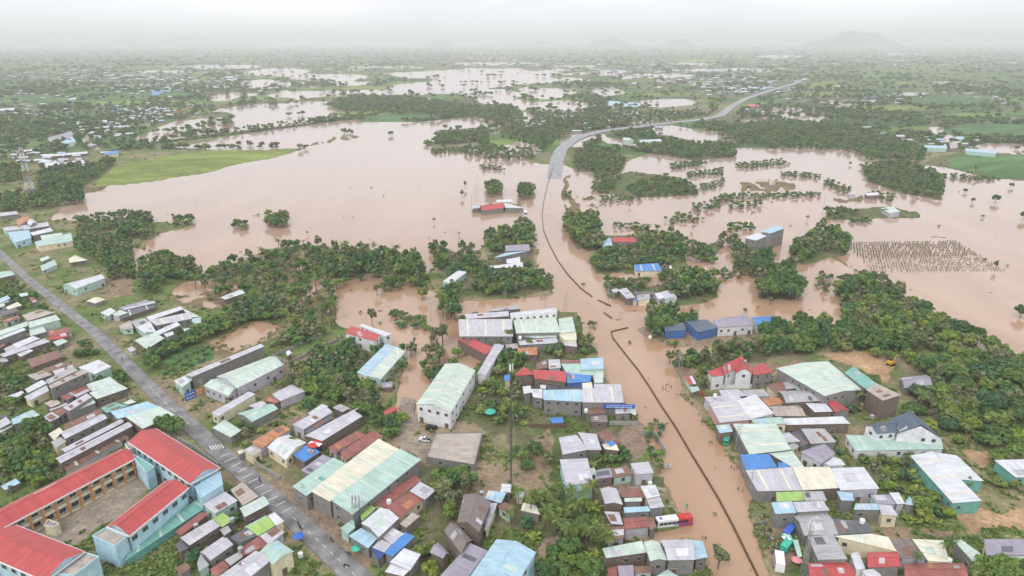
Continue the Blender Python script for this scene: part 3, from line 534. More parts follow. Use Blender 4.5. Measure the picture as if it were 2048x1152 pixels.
    if kind == 'f':
        for i in range(4):
            j = (i+1) % 4; a, b = w[i], w[j]; d = (b-a); m = (a+b)/2
            wb.box((m.x-ox, m.y-oy, H+.22), (d.length+.18, .18, .5), 0, math.atan2(d.y, d.x))
    build(wb, 'wall', WALL[wall], root)
    if wins:
        for i in range(4):
            j = (i+1) % 4; a, b = w[i], w[j]; d = (b-a)
            if d.length < 2.4: continue
            nn = Vector((d.y, -d.x)).normalized()
            if nn.dot((Vector((0, 0))-c).normalized()) > .22: add_openings(root, ox, oy, a, b, .5, H-.5, nn)
    FOOT.append([(p.x, p.y) for p in q]); return ro
def tpts(tile, nums):
    ox, oy, s = TILES[tile]; return [(ox+nums[i]/s, oy+nums[i+1]/s) for i in range(0, 8, 2)]
WK = ['grey', 'brown', 'grey', 'cream', 'grey', 'brown', 'mint', 'grey', 'lilac', 'brown']
# tile kind colour height, four roof corners in that zoom tile; w=wall colour; a leading + adds a block to the building above; | own label and category
BLD = '''
a0 s C 3 60 80 180 25 228 55 80 98
a0 s K 4 225 155 420 105 560 140 290 215
a0 s G 4.5 290 235 575 160 620 200 305 285 w=mint
+a0 s G 3 300 300 440 270 480 330 310 370
a0 s G 4 -120 365 280 225 290 262 -120 410
a0 s W 5 -120 425 240 290 270 305 -120 455 w=grey
a0 s W 4 130 460 340 375 410 395 170 495
a0 s w 3.5 40 500 130 465 190 495 70 535
a0 s w 4 0 565 460 400 515 425 45 585
a0 s W 3.5 150 545 270 495 345 525 215 580
a0 g R 3.5 495 385 660 325 700 375 510 415
a0 s r 3 490 325 700 290 740 320 510 370
a0 s G 2.8 540 430 640 400 700 430 590 470
a0 s b 3 280 620 600 520 640 580 330 690
a0 s b 3.4 500 700 640 640 700 665 540 740
a0 s w 4 540 735 740 670 760 690 570 770
a0 s K 3.5 280 770 440 735 540 770 370 820
a0 s W 5 800 690 1010 620 1145 690 970 760 w=mint
a0 s K 7 500 880 860 712 912 735 525 910 w=grey
a0 s g 4.5 470 830 730 690 800 720 500 862
a0 s W 4 255 920 430 825 490 850 290 950
a0 s w 4 250 1000 480 880 505 930 310 1030
a0 s W 3 50 1000 230 935 260 960 90 1030
a0 s G 4.5 885 875 1130 795 1215 855 950 933
a0 s G 4.3 915 960 1215 862 1310 905 990 1015
a0 s r 3 610 1000 880 880 920 900 700 1020
a0 s w 3.2 750 980 900 915 925 930 790 995
a0 s K 3 450 1060 590 1030 630 1060 500 1090
a0 s W 3.4 1030 130 1130 85 1190 120 1110 165
+a0 s G 3.6 1150 155 1230 105 1310 130 1215 165
a0 s d 3 1230 110 1560 20 1600 70 1250 190 w=brown
a0 s w 3.6 1260 92 1580 12 1595 30 1270 104
a0 s W 4.5 1500 180 1850 70 1885 92 1530 212
a0 s w 4 1530 218 1960 130 1970 190 1600 262
a0 s W 3.8 1400 280 1540 225 1600 330 1480 338
a0 s W 4.4 1570 340 1810 228 1850 255 1610 365
a0 s G 4 1850 80 1930 115 2048 170 1960 185
a0 s M 3.5 1965 190 2060 180 2060 240 1965 250
a0 s W 3.5 1670 350 1950 285 1960 300 1710 378
a0 s G 4.2 1380 410 1580 345 1690 400 1500 505
a0 s g 3.5 1340 220 1480 190 1540 230 1400 290
a0 s K 3 1215 265 1335 215 1370 295 1260 305
a0 s w 3 1300 500 1350 480 1400 510 1340 535
a0 s g 3 0 25 70 5 100 15 0 50
a0 s r 3.2 30 215 190 160 200 180 50 238
a0 s G 3 -60 60 40 40 60 60 -40 85
a0 s d 3 0 120 160 85 200 120 20 165
a0 s b 3 -80 480 30 440 60 470 -60 520
a0 s g 3 -60 620 60 590 90 630 -40 665
a1 s w 6 165 768 930 452 968 475 225 788 w=grey |long narrow white roof above a tall blank grey wall on grass|building
a1 s W 5 40 830 150 785 215 835 125 895
+a1 s M 4.6 150 775 222 770 225 830 200 820
a1 g G 5 345 880 500 800 720 890 600 985 w=lilac
a1 g G 6 475 785 1020 580 1165 665 690 905 w=lilac |wide pale green gabled warehouse behind the orange and blue signboards|warehouse
a1 s W 3 965 810 1040 770 1045 785 970 830
a1 s W 3.5 1185 535 1220 515 1250 545 1205 575
b1 s w 4.5 470 265 900 22 975 45 545 305
b1 s w 3.6 890 185 1050 130 1100 155 1000 215
b1 g M 4 760 270 1130 160 1230 215 935 365
b1 h G 4 480 430 625 340 815 460 690 538 rise=1
a1 s r 3.5 965 1030 1020 985 1130 1040 1085 1060
a1 s w 4 1050 975 1240 875 1390 930 1130 1035
a2 s R 7 155 340 460 420 515 365 215 272 w=white |bright red roof slope of the white two storey house beside the flood|house
+a2 s W 6.6 300 262 560 372 635 350 330 250 w=white
a2 s S 4.5 275 750 570 457 680 480 385 787 w=cream
+a2 s G 4.6 388 787 683 480 772 530 520 812 w=mint
a2 s P 2.8 520 850 640 840 640 900 540 900
z g G 8 890 728 951 741 902 826 832 809 w=white |white gymnasium with pale green gabled roof, cars parked in front|gymnasium
b2 o R 2.6 500 245 600 188 690 205 510 295
a2 g w 5 1505 760 1680 455 1785 465 1590 778 w=white
a2 s R 5 1300 402 1370 370 1665 490 1600 562 w=brown |long salmon red roof standing in flood water above brown walls|building
a2 s w 7 1315 208 1865 205 1872 372 1325 372 w=grey |large lilac grey warehouse roof walled beside the flooded street|warehouse
+a2 s w 6 1380 152 1830 120 1830 165 1400 196
a2 s g 4 1620 110 1920 50 1955 90 1640 118
a3 s G 6.5 130 182 560 160 622 330 165 342 w=grey |pale green ridged warehouse roof behind a high white parapet|warehouse
+a3 f W 9 95 140 575 85 592 127 110 165 w=white
a3 s G 6 600 190 740 180 775 330 610 345 w=mint
+a3 s C 5.5 600 350 780 335 785 415 660 410
a3 s G 4.5 150 362 580 335 585 378 370 392
a3 s w 4.2 190 425 580 390 600 440 200 462
a3 s O 3.2 180 500 375 490 385 560 180 566
a3 s w 4 650 422 780 415 790 480 660 472
a3 s K 3 55 460 180 450 190 490 60 512
a3 h R 6 145 770 245 680 350 765 200 775 rise=1 w=brown |bright red hipped roof and long red wing above brown walls|house
+a3 s R 5.8 330 722 680 742 675 842 352 802 w=brown
a3 s B 5 682 752 930 782 926 836 686 852 w=navy
a3 s M 5 625 665 980 660 960 772 682 748
a3 s S 5.5 820 602 1055 600 1060 715 830 716 w=mint
a3 s G 4.6 940 722 1062 715 1055 850 970 852
a3 s b 4.2 370 650 480 610 485 700 375 712
a3 s w 4.4 495 610 610 615 625 700 500 706
a3 s b 4 610 618 815 618 820 658 625 665
a3 s S 7 440 932 820 925 842 1042 445 1022 w=grey |long pale blue grey warehouse roof with wall sheds beneath|warehouse
+a3 s w 6.6 820 932 1240 880 1265 1050 840 1047 w=grey
a3 s C 6 838 852 940 846 952 930 850 932
a3 s w 5.6 962 862 1235 868 1242 880 960 900
a3 s W 5 230 888 312 880 322 950 245 962
a3 s W 5.2 312 918 430 910 440 1010 340 1000
a3 s W 5 410 872 470 872 470 910 415 906
a3 s B 3.5 42 772 102 765 106 825 45 832
a3 s d 3 475 880 830 855 850 920 480 925
a4 s V 4.5 40 270 250 252 262 310 50 322 w=navy
+a4 s V 5 250 218 480 210 592 285 385 332 w=navy
+a4 h P 5.4 592 282 962 258 890 150 540 200 rise=2.2 w=white |long slate roofed hall in the flood with white window wall|hall
+a4 g B 5 930 178 1150 165 1182 235 985 255 w=white
+a4 s S 3 1150 215 1205 200 1250 285 1160 282
a4 h R 7 485 735 640 675 665 768 530 785 rise=1.5 w=white
+a4 g R 8 640 668 800 590 880 655 672 765 rise=2.4 w=white |red roofed white villa with gables and a low garden wall|villa
+a4 h R 7 940 692 1060 640 1155 742 952 772 rise=1.6 w=grey
+a4 g R 7.4 775 748 945 748 905 650 742 650 rise=2.2 w=white
a4 g G 8 1190 700 1720 628 2075 925 1685 985 rise=1 w=grey |very large pale green warehouse roof with curved edge beside orange earth|warehouse
a5 s T 9 205 742 300 690 530 860 425 912 w=grey |tall taupe block with a faded teal and tan strip roof|building
+a5 s K 9.2 425 914 530 862 785 985 600 1030 w=brown
a5 g P 4 770 800 1050 768 1110 870 820 905
a5 s S 3 960 900 1110 880 1130 940 980 930
a4 s b 4.5 1090 870 1260 840 1290 930 1180 962
a4 s g 4.6 1260 850 1400 845 1410 900 1270 920
a4 s G 4.8 1340 870 1450 830 1540 900 1410 922
a4 g g 5 1210 935 1560 920 1675 1032 1290 1055
a4 s w 4.2 600 930 800 920 890 980 640 1010
a4 s g 4 830 930 1060 920 1120 985 900 992
a4 s R 2.8 250 792 300 780 345 862 300 870
a4 s W 3.2 300 782 325 775 372 860 345 866
a4 s M 3 300 900 390 888 405 925 322 950
b0 s w 4 0 350 70 310 135 375 0 440
b0 s S 4 130 340 290 268 370 325 150 395
b0 s M 3.6 270 268 370 230 460 290 372 322
b0 s G 3 -60 490 140 400 150 412 -40 510
b0 s G 3.4 370 350 470 300 510 330 400 372
b0 s w 4 480 320 590 255 685 312 570 362
b0 s K 4 510 150 590 120 690 160 580 200
b0 s w 3.5 560 225 760 150 770 165 580 240
b0 s b 3.4 590 252 740 190 790 240 690 300
b0 s w 6 720 205 990 45 1050 80 790 240 w=grey
b0 s G 4 870 190 1060 110 1090 145 900 222
b0 s T 4 1145 205 1300 150 1460 185 1220 260
b0 s G 3.6 1400 150 1490 110 1550 140 1460 165
b0 s S 5 1260 258 1680 140 1820 190 1340 330
b0 s G 5.2 1430 318 1825 200 1990 282 1625 440
b0 s b 3 730 400 1130 220 1170 268 740 470
b0 g w 4.4 680 490 1160 275 1225 320 740 560
b0 s C 4 550 500 680 435 720 475 620 575
b0 s g 3.8 580 595 690 540 760 590 640 660
b0 g w 4.6 690 680 1370 335 1415 365 740 715
b0 g w 4.8 630 780 1450 370 1510 410 690 838
b0 s b 2.8 720 862 1345 492 1475 530 760 932
b0 s S 3 10 1100 180 1015 235 1055 60 1140
b0 s d 3 0 300 80 275 120 310 0 330
b1 s O 4.2 930 600 1290 400 1370 445 1042 665
b1 s K 3.8 830 690 950 628 1052 695 940 762
b1 s C 3.4 765 700 830 680 862 702 790 732
b1 g W 4.6 1105 652 1352 510 1555 600 1320 795 |white and pale green market roof beside the blue awning|shop
b1 s B 4 1400 745 1585 620 1705 705 1525 822
b1 s W 4.2 1570 270 1730 165 1800 185 1620 300
b1 s w 4.8 1390 402 1780 195 1850 250 1520 450
b1 s d 4 1515 452 1812 280 1862 320 1560 502
b1 s w 4.6 1535 520 1850 345 2190 190 1640 560
b1 s w 5 1615 548 2100 245 2190 298 1730 582
b1 s g 4 1850 200 1940 165 2050 215 1960 252
b1 s b 4.2 1370 330 1500 310 1520 380 1380 400
b1 s r 3.4 1800 660 2130 470 2230 510 1880 712
b2 s r 3.6 0 722 370 470 490 522 60 802
b1 s P 4 1490 920 1740 740 1850 780 1590 965
z s M 6.4 585 975 667 917 697 930 613 992 w=grey |long striped green and cream market hall roof by the street|market hall
+z s C 6.8 622 985 757 880 800 899 660 1003 w=grey
+z s M 7 662 1003 801 900 842 919 705 1029 w=grey
z f K 3 850 916 870 866 967 864 950 932 w=grey |low flat earth coloured platform with grey side walls near parked cars|building
b2 s b 3 520 930 560 1010 640 985 590 915
b3 s w 4 555 540 755 520 892 690 600 736
b3 s w 4.2 770 490 985 500 1042 682 882 692
b3 h b 4.5 985 500 1110 432 1275 602 1100 612 rise=1.4
+b3 g B 4.6 1060 602 1150 560 1222 602 1140 640 rise=.6 w=cream
+b3 s C 4 1045 622 1205 612 1242 690 1080 672
b3 s w 6 565 790 880 790 952 1075 640 1082 w=blue
b3 s G 3.6 900 890 960 890 992 960 920 975
b3 s P 4 970 922 1140 895 1172 990 972 1016
b3 s b 3.6 1150 900 1330 868 1400 960 1180 1002
b3 s w 5 1370 836 1575 825 1636 955 1426 962
b3 s w 3.6 1195 208 1355 200 1376 262 1200 272
b3 s G 3.4 1360 202 1430 200 1432 290 1380 272
b3 s b 3.8 850 217 1060 197 1100 262 872 282
b3 s D 3.2 925 302 1100 292 1112 370 920 362
b3 s B 2.8 440 322 600 315 612 370 482 377
b4 s w 5 330 147 640 127 800 352 452 372 w=pink |lilac roofed shop with salmon pink front wall facing the flood|shop
+b4 s w 4.8 270 87 640 62 740 125 330 142
+b4 s W 5.4 642 122 852 60 1072 282 802 332
b4 s G 5.6 600 382 1090 402 1262 692 790 732 w=grey
b4 s S 4.6 410 402 560 397 600 480 452 492
b4 s M 5.2 800 342 1150 312 1220 385 862 392
b4 s W 4.8 1170 332 1850 307 1936 382 1212 397
b4 s d 3 592 492 622 490 790 722 712 722
b4 s B 4.8 680 746 1010 740 1110 880 752 912 |bright blue tarpaulin covered roof beside the flooded highway|shop
+b4 s B 4.7 1112 832 1240 826 1282 880 1118 888
b4 s G 5.3 1015 720 1275 702 1416 890 1286 886
b4 s w 5 742 930 1268 892 1392 1140 882 1150 w=grey |long pale grey and cream warehouse row roof by the flood edge|warehouse
+b4 s C 5.1 1272 892 1700 892 1822 1112 1394 1140
+b4 s W 5.2 1704 892 2085 892 2265 1138 1826 1140
b4 h P 5 1372 702 1640 612 1772 722 1602 842 rise=1.2 w=white
+b4 g W 4.8 1620 852 1752 760 1882 852 1700 870 rise=.7 w=white
b4 s g 4 1372 452 1640 452 1782 592 1492 612
b4 s d 3 1262 482 1368 462 1490 612 1372 642
b4 s w 3.6 1150 492 1240 490 1368 592 1192 602
b4 s O 3.6 922 102 1130 95 1182 152 1002 182
b4 g K 4 1002 192 1340 177 1432 300 1082 297
b4 s W 4 1422 157 1660 165 1742 245 1532 252
b4 g R 4.6 1672 142 1742 97 1932 232 1772 256
b4 s g 3.2 1220 640 1290 600 1360 640 1290 690
b5 s M 4 12 522 1100 562 1130 672 132 692 w=white |slate blue and white villa above a wide mint canopy|villa
+b5 g V 7.5 235 400 560 345 600 482 372 502 rise=1.6 w=white
+b5 g V 7.4 600 502 1105 547 930 385 530 335 rise=4.6 w=white short=1
b5 s W 5 750 745 1010 715 1562 1275 1237 1287 w=teal |long white shed roof on teal walls running towards bare earth|shed
b5 s W 4.6 1030 722 1282 742 1590 1035 1302 1032 w=teal
b5 s W 4 1702 812 2100 802 2200 985 1952 992 w=teal
c1 s w 5 375 345 630 200 772 290 512 437
c1 s K 4.6 690 170 825 88 1010 252 832 350
c1 g G 4.6 790 382 1060 240 1132 332 850 482
c1 s L 4 490 502 600 432 722 517 590 597
c1 s r 3.4 60 652 350 432 440 442 130 692
c1 s w 4.8 120 722 480 512 572 580 222 802
c1 s d 4 60 792 130 742 222 832 110 882
c1 g w 5 340 882 600 705 722 792 462 975
c1 s d 4 680 722 880 602 992 692 802 772
c1 s L 4.4 872 602 1112 482 1210 572 1002 692
c1 s W 4.6 1112 462 1190 427 1302 532 1210 577
c1 s M 4 850 592 1092 462 1110 480 868 598
c1 s w 4 1020 702 1220 592 1302 652 1122 792
c1 s r 3.8 800 852 1010 702 1112 802 832 922
c1 s g 3.6 620 972 800 872 830 930 690 1032
c1 g M 6 1020 872 1220 742 1412 872 1170 1022 w=cream
c1 g w 6 560 1155 970 865 1152 970 760 1292 w=grey
c1 s g 4 310 1002 350 902 452 1030 330 1102
c1 s r 3.4 450 1082 610 982 680 1042 520 1150
c1 s b 3.2 60 1060 180 1000 240 1060 120 1140
c1 s g 3.4 560 620 660 580 700 640 620 690
c2 s r 3.6 340 322 850 12 930 60 502 372
c2 s r 4 502 374 880 162 962 272 700 472
c2 s w 4.6 792 182 910 85 1092 182 965 282
c2 s L 4 215 422 320 335 412 375 250 522
c2 g W 6 240 552 460 372 672 492 440 712
c2 s K 4 680 562 820 432 912 467 752 602
c2 s M 4 0 612 160 502 172 602 90 672
c2 s S 4.4 100 692 240 612 440 714 322 832
c2 s w 4.2 470 712 600 607 732 667 592 787
c2 s w 4 365 822 460 732 590 792 502 882
c2 s B 4 500 887 737 657 852 702 600 932
c2 s N 3.6 340 832 390 827 520 892 430 972
c2 s W 5 570 1002 730 842 920 902 800 1082
+c2 s W 4.6 510 1102 580 1012 798 1087 720 1152
c2 g D 7 1410 222 1722 312 1582 652 1330 542 rise=1.8 w=brown |large brown grey gabled house roof among dark trees|house
+c2 g D 6.4 1182 632 1330 557 1500 742 1380 902 rise=1.6 w=brown
+c2 g P 5 1020 882 1120 772 1242 902 1172 952 rise=1 w=brown
c2 s P 5.6 1140 1160 1482 785 1682 862 1400 1242
c2 s w 4 1702 322 1792 322 1690 590 1640 640
c2 s S 4 1640 262 1692 182 1892 212 1832 322
c2 s W 4 1842 102 1950 110 1942 200 1822 200
c2 s b 3.8 1792 362 1870 312 1992 372 1930 452
c2 g S 8 1482 1152 1780 732 2232 882 2000 1252 w=blue |large sky blue gabled roof beside the maroon yard, bottom centre|hall
c3 s C 3.8 150 322 300 352 342 452 122 402
c3 s M 3 62 192 160 192 152 262 72 252
c3 g w 5 1025 157 1210 155 1286 340 1080 332
c3 s b 4 1230 162 1480 150 1540 262 1262 252
c3 s G 4.2 1300 267 1500 262 1500 300 1304 305
c3 s S 4.4 1290 372 1570 362 1600 412 1302 432
c3 s W 5 1485 125 1652 120 1706 245 1556 270
c3 s w 4.8 1560 282 1702 250 1756 370 1592 382
c3 s w 4.6 1072 422 1240 422 1286 565 1152 562
c3 g r 4 1290 492 1530 472 1592 590 1302 622
c3 s b 3.8 1552 482 1640 492 1662 602 1592 632
c3 s b 4 1090 602 1300 592 1300 720 1112 742
c3 s G 5 1050 842 1500 757 1562 880 1092 945 w=brown
c3 g G 5.4 1520 762 1700 765 1792 972 1592 982 w=grey
c3 g w 5.6 1704 742 2070 732 2110 965 1796 972 w=grey
c4 s S 5 137 742 260 760 312 942 172 962
c3 s r 3.4 1110 1062 1212 1042 1222 1150 1120 1150
c3 s P 3.8 1222 1042 1400 1032 1412 1150 1240 1150
c3 s b 3.4 1402 1042 1600 1042 1620 1110 1420 1120
c3 h M 5 1650 1160 1790 1077 1922 1152 1800 1230 rise=1
c4 s L 4.4 1090 202 1390 192 1412 290 1100 302
c4 s g 4.5 1392 197 1622 192 1672 290 1420 292
c4 s S 6 1035 322 1270 307 1326 430 1086 442 w=grey
+c4 s w 6 1278 317 1622 302 1702 402 1332 422 w=grey
c4 g g 4.4 1280 462 1650 412 1802 680 1412 692
c5 s d 4.4 -170 502 270 540 332 652 -100 682
c4 s g 5 1450 702 1740 692 1902 972 1570 962 w=grey
c4 g R 3.6 1440 1002 1900 992 2002 1150 1482 1152
c5 s C 5.6 -120 692 310 682 500 722 602 870 w=cream
c5 g R 4.8 252 882 610 877 642 1042 272 1052
+c5 f W 4 62 902 160 880 250 1080 130 1100 w=white
c5 g D 4.6 530 747 760 742 942 975 652 957
c5 s C 4.4 770 742 1130 742 1202 992 952 992
c5 s P 5 1590 742 2100 742 2100 912 1622 912
c5 s G 4.6 1240 742 1330 742 1592 930 1472 992
c5 s M 4.4 1642 922 2100 932 2100 1002 1802 992
c5 g r 4.2 672 1012 1360 1002 1422 1200 692 1200 w=pink
c4 s S 5 1780 192 1960 202 1976 292 1832 297
c5 s S 4.8 130 330 370 332 430 398 110 395
c5 s w 5 382 342 530 342 617 465 432 462
c5 s P 4.6 292 230 510 230 592 330 372 330
c5 s W 4.4 512 202 620 202 692 330 600 332
c5 h S 4 680 332 742 242 832 332 770 345 rise=1
c4 s M 3.2 1282 742 1340 737 1390 930 1342 940
c5 f W 4.4 190 1090 330 1080 440 1160 260 1180 w=white
m0 s w 4 0 342 130 330 150 345 0 365
m0 g O 5 130 400 225 365 242 400 140 450 rise=1.2
m0 g W 6 215 420 255 385 292 420 240 440
m0 s w 4 20 460 190 440 200 462 40 480
m0 s w 4.4 182 442 380 415 388 440 192 470
m0 s S 4.8 60 492 230 478 250 540 120 572 w=blue
m0 s W 4.6 232 500 400 460 420 480 260 516
m0 s M 4.4 272 572 560 500 577 560 300 602
m0 s G 4.8 320 522 490 500 496 520 330 550
m0 s G 3 310 700 380 680 395 700 330 722
m0 s M 3.5 320 762 430 712 452 745 330 797
m0 h C 3.2 540 702 590 670 692 710 552 732 rise=1
m0 g W 5 490 905 782 828 828 852 600 937 w=mint
m0 h C 3 680 1032 780 1002 832 1020 752 1052
m0 g W 3.5 1715 1012 1882 945 1932 970 1772 1022
m0 s M 3 0 802 90 800 122 830 0 852
m0 s S 3.4 0 1012 60 992 85 1015 0 1050
m0 s P 3 930 1092 1150 1030 1222 1042 1000 1100
m0 s r 3 230 1010 260 1000 300 1040 260 1050
m0 s G 3.2 150 975 220 968 225 990 160 1000
m1 g R 4 1762 290 1950 260 1952 300 1782 322
m1 s W 3.6 1952 267 2048 280 2110 300 1962 302
m1 s w 3.4 1702 280 1762 280 1762 302 1702 306
m1 s W 3.4 1890 240 2012 235 2022 250 1902 256
m1 s P 4 1962 600 2150 590 2162 632 1962 640
m1 s S 4.2 1872 690 1962 652 2150 642 1922 692
m1 s W 4 1972 710 2080 690 2082 730 1976 736
m1 s W 4.4 1842 762 2100 730 2102 770 1852 772
m1 s W 4.4 1470 882 1592 795 1662 802 1540 896 w=mint
m2 g R 4.4 782 532 940 530 982 570 792 567 w=grey
m2 s S 3.6 712 542 780 540 792 600 712 602
m2 s B 4 960 752 1150 740 1182 792 972 797 w=cream
m2 s W 3.4 1182 760 1252 755 1262 780 1192 782
m2 s w 3.8 832 942 902 932 972 1010 902 1012
m2 s w 3.4 782 942 830 935 840 960 800 967
m2 s g 3.4 982 985 1082 980 1086 1025 992 1026
m2 s W 3.8 1122 972 1170 967 1200 1010 1152 1016
m2 g w 4 1172 962 1272 960 1302 1015 1202 1020
m2 s d 3 962 960 1120 960 1130 980 980 982
m2 s W 12 1832 540 1922 500 2006 520 1922 556 w=grey |grey concrete tower block with pale roof standing in flood, nearer one|tower block
m2 s S 12 1962 492 2072 440 2146 460 2036 500 w=grey |grey concrete tower block with pale blue roof in flood, farther one|tower block
m3 s G 4 920 302 1012 290 1072 332 990 342
m3 s w 3 662 182 720 180 722 196 672 196
m3 s W 3.6 792 182 900 180 902 202 812 202
m2 s B 3 950 1010 990 1010 990 1028 950 1028
f2 s S 5 760 560 1010 575 1010 600 760 600
f2 s R 4 1860 585 1950 585 1950 605 1860 605
f2 s W 4 870 850 950 850 960 870 880 870
f2 s W 4 1000 870 1170 862 1180 875 1010 880
f0 s P 6 380 850 560 800 590 830 430 878 w=white
f0 s S 6 480 885 570 840 600 880 520 895 w=white
f0 s B 4 820 965 930 950 935 975 830 985
f0 s W 4 340 990 690 960 690 972 350 1000
f0 s W 4 350 1060 440 1030 470 1060 370 1085
f0 s W 4 0 815 120 808 120 830 0 835
f0 s B 4 1190 500 1260 460 1300 480 1230 515
f0 s W 4 540 540 600 530 600 545 545 550
f0 s W 4 620 530 660 522 665 535 625 540
f0 s W 4 0 620 120 615 120 632 0 636
f0 s W 4 430 728 510 724 515 736 435 740
f3 s S 4 1510 840 1600 836 1610 865 1520 865
f3 s S 5 1260 910 1440 915 1440 935 1270 930 w=mint
f3 s S 5 1580 935 1830 955 1830 975 1590 955 w=mint
f3 s K 5 1460 890 1520 885 1525 930 1465 935
'''
SPECIAL_WIN = True
def parse_buildings():
    root = None; rec = None; first = None
    for ln in BLD.strip().split('\n'):
        lab = None
        if '|' in ln: ln, lab, cat = ln.split('|')
        tk = ln.split(); plus = tk[0].startswith('+'); tile = tk[0].lstrip('+'); kind, col, H = tk[1], tk[2], float(tk[3])
        nums = [float(t) for t in tk[4:12]]; opt = dict(t.split('=') for t in tk[12:])
        pp = tpts(tile, nums); cx = sum(p[0] for p in pp)/4; cy = sum(p[1] for p in pp)/4
        Hj = H + .35*hsh(cx, cy)
        q = [P(x, y, Hj) for x, y in pp]
        far = cy < 500
        if not plus:
            c = sum(q, Vector((0, 0, 0)))/4
            nm = {'h': 'house', 'f': 'platform'}.get(kind, 'shed' if H < 3.3 else 'building' if H > 5 else 'house')
            catn = nm if nm != 'platform' else 'building'
            root = empty(lab and cat.strip().replace(' ', '_') or nm, (c.x, c.y, 0))
            size = 'small' if abs((q[0]-q[2]).length) < 9 else 'long' if max((q[1]-q[0]).length, (q[2]-q[1]).length) > 2.6*min((q[1]-q[0]).length, (q[2]-q[1]).length) else 'wide' if (q[0]-q[2]).length > 18 else 'plain'
            rec = len(THINGS)
            if lab: thing(root, lab.strip(), cat.strip(), None, (cx, cy), True)
            else: thing(root, '%s %s %s' % (size, CW[col] + (' roofed' if len(CW[col].split()) == 1 else '-roofed'), catn), catn, 'metal roofed buildings of the flooded town', (cx, cy))
        elif lab: THINGS[rec] = (root, lab.strip(), cat.strip(), None, THINGS[rec][4], THINGS[rec][5], True); root.name = cat.strip().replace(' ', '_')
        wall = opt.get('w') or WK[int(hsh(cx, cy, 2)*9.99)]
        volume(root, root.location.x, root.location.y, q, Hj, kind, col, wall, wins=(cy > 440 and not (tile == 'a1' and H == 6 and col == 'w')), rise=float(opt['rise']) if 'rise' in opt else None, ridge_long='short' not in opt)
parse_buildings()
# ------------------------------------------------------------ the school: four red roofed blocks round a courtyard
RS = RM['R']
def school(px4, H, wall, label, gal=None, galmat=None, gcol=None, rise=1.9, hip=False):
    q = [P(x, y, H) for x, y in px4]; c = sum(q, Vector((0, 0, 0)))/4; root = empty('school_block', (c.x, c.y, 0)); thing(root, label, 'school', None, None, True)
    qq = order_ccw([Vector((p.x, p.y)) for p in q])
    volume(root, c.x, c.y, q, H, 'g', 'R', wall, wins=False, rise=rise, inset=.6, fascia=MWHITE, inset_cam=1.6 if gal else 0)
    # gutters: a white band round the eaves
    g = MB()
    for i in range(4):
        a, b = qq[i], qq[(i+1) % 4]; d = b-a; m = (a+b)/2
        g.box((m.x-c.x, m.y-c.y, H-.12), (d.length+.2, .35, .3), 0, math.atan2(d.y, d.x))
    build(g, 'gutter', MWHITE, root)
    cc = Vector((c.x, c.y))
    for i in range(4):
        a, b = qq[i], qq[(i+1) % 4]; d = (b-a); Ln = d.length; d = d/Ln; nn = Vector((d.y, -d.x)); ang = math.atan2(d.y, d.x)
        if nn.dot(-cc.normalized()) < .05 or Ln < 4: continue
        ii = 1.6 if gal and Ln > 14 else .6; a2 = a-nn*ii; O = Vector((c.x, c.y))
        n = int(Ln/3.7)
        if gal and Ln > 14:
            # open galleries: recess, slabs, parapets, pillars
            slab = MB(); m = (a2+b-nn*ii)/2-O+nn*.65
            slab.box((m.x, m.y, H*.5), (Ln-1, 1.3, .22), 0, ang); build(slab, 'gallery_slab', MCONC, root)
            for z in (.75, H*.5+.55):
                pb = MB(); pb.box((m.x+nn.x*.6, m.y+nn.y*.6, z), (Ln-1.2, .16, 1.0), 0, ang); build(pb, 'parapet', WALL[gal], root)
            bm_ = MB(); bm_.box((m.x+nn.x*.6, m.y+nn.y*.6, H-.5), (Ln-1.2, .2, .6), 0, ang); build(bm_, 'eaves_beam', WALL[gal], root)
            bay = None
            for k in range(n+1):
                if bay is None:
                    pl = MB(); pl.box((0, 0, H/2-.2), (.55, .4, H-.1)); bay = pl.mesh('pillar', [galmat])
                p = a2 + d*(.8+(Ln-2)*k/n) - O + nn*1.36; link('pillar', bay, root, (p.x, p.y, 0), ang)
        for k in range(n):
            for z in (H*.28, H*.76):
                p = a2 + d*(Ln*(k+.5)/n) - O + nn*.04; fr, pm = win_mesh('window')
                w = link('window', fr, root, (p.x, p.y, z), ang); w.scale = (1.5, 1, 1.15); link('pane', pm, w)
    return root, qq, c
rA, qA, cA = school([(-120, 1077), (242.6, 898.6), (272.5, 916.2), (-120, 1122)], 7.6, 'cream', 'long red roofed school block with cream and orange galleries over courtyard', gal='cream', galmat=MORANGE)
rB, qB, cB = school([(256, 884), (380, 968), (440, 936), (312, 857)], 9, 'blue', 'red roofed pale blue school block standing beside the street')
rC, qC, cC = school([(213.6, 1053), (332, 962), (378, 975), (259, 1072)], 9, 'blue', 'middle red roofed school wing with pale blue walls and teal base')
rD, qD, cD = school([(-65, 1095), (90, 1162), (169.6, 1103.8), (32.5, 1050.5)], 9, 'blue', 'red roofed school block cut off by lower left corner')
def extra(root, pp, H, kind, col, wall, wins=False, **k):
    q = [P(x, y, H) for x, y in pp]; volume(root, root.location.x, root.location.y, q, H, kind, col, wall, wins=wins, **k)
t_c0 = lambda *n: [(n[i]/5.689, 950+n[i+1]/5.689) for i in range(0, 8, 2)]
extra(rC, t_c0(1035, 705, 1205, 602, 1470, 700, 1312, 832), 8.2, 'f', 'K', 'blue')
extra(rC, [(262, 1090), (404, 994), (430, 1003), (250, 1122)], 3.2, 's', 'T', 'teal')
extra(rD, t_c0(600, 1149, 965, 880, 1150, 930, 850, 1160), 8.0, 'f', 'K', 'blue')
extra(rB, [(255, 905), (275, 912), (312, 935), (292, 948)], 7.5, 'f', 'T', 'blue')
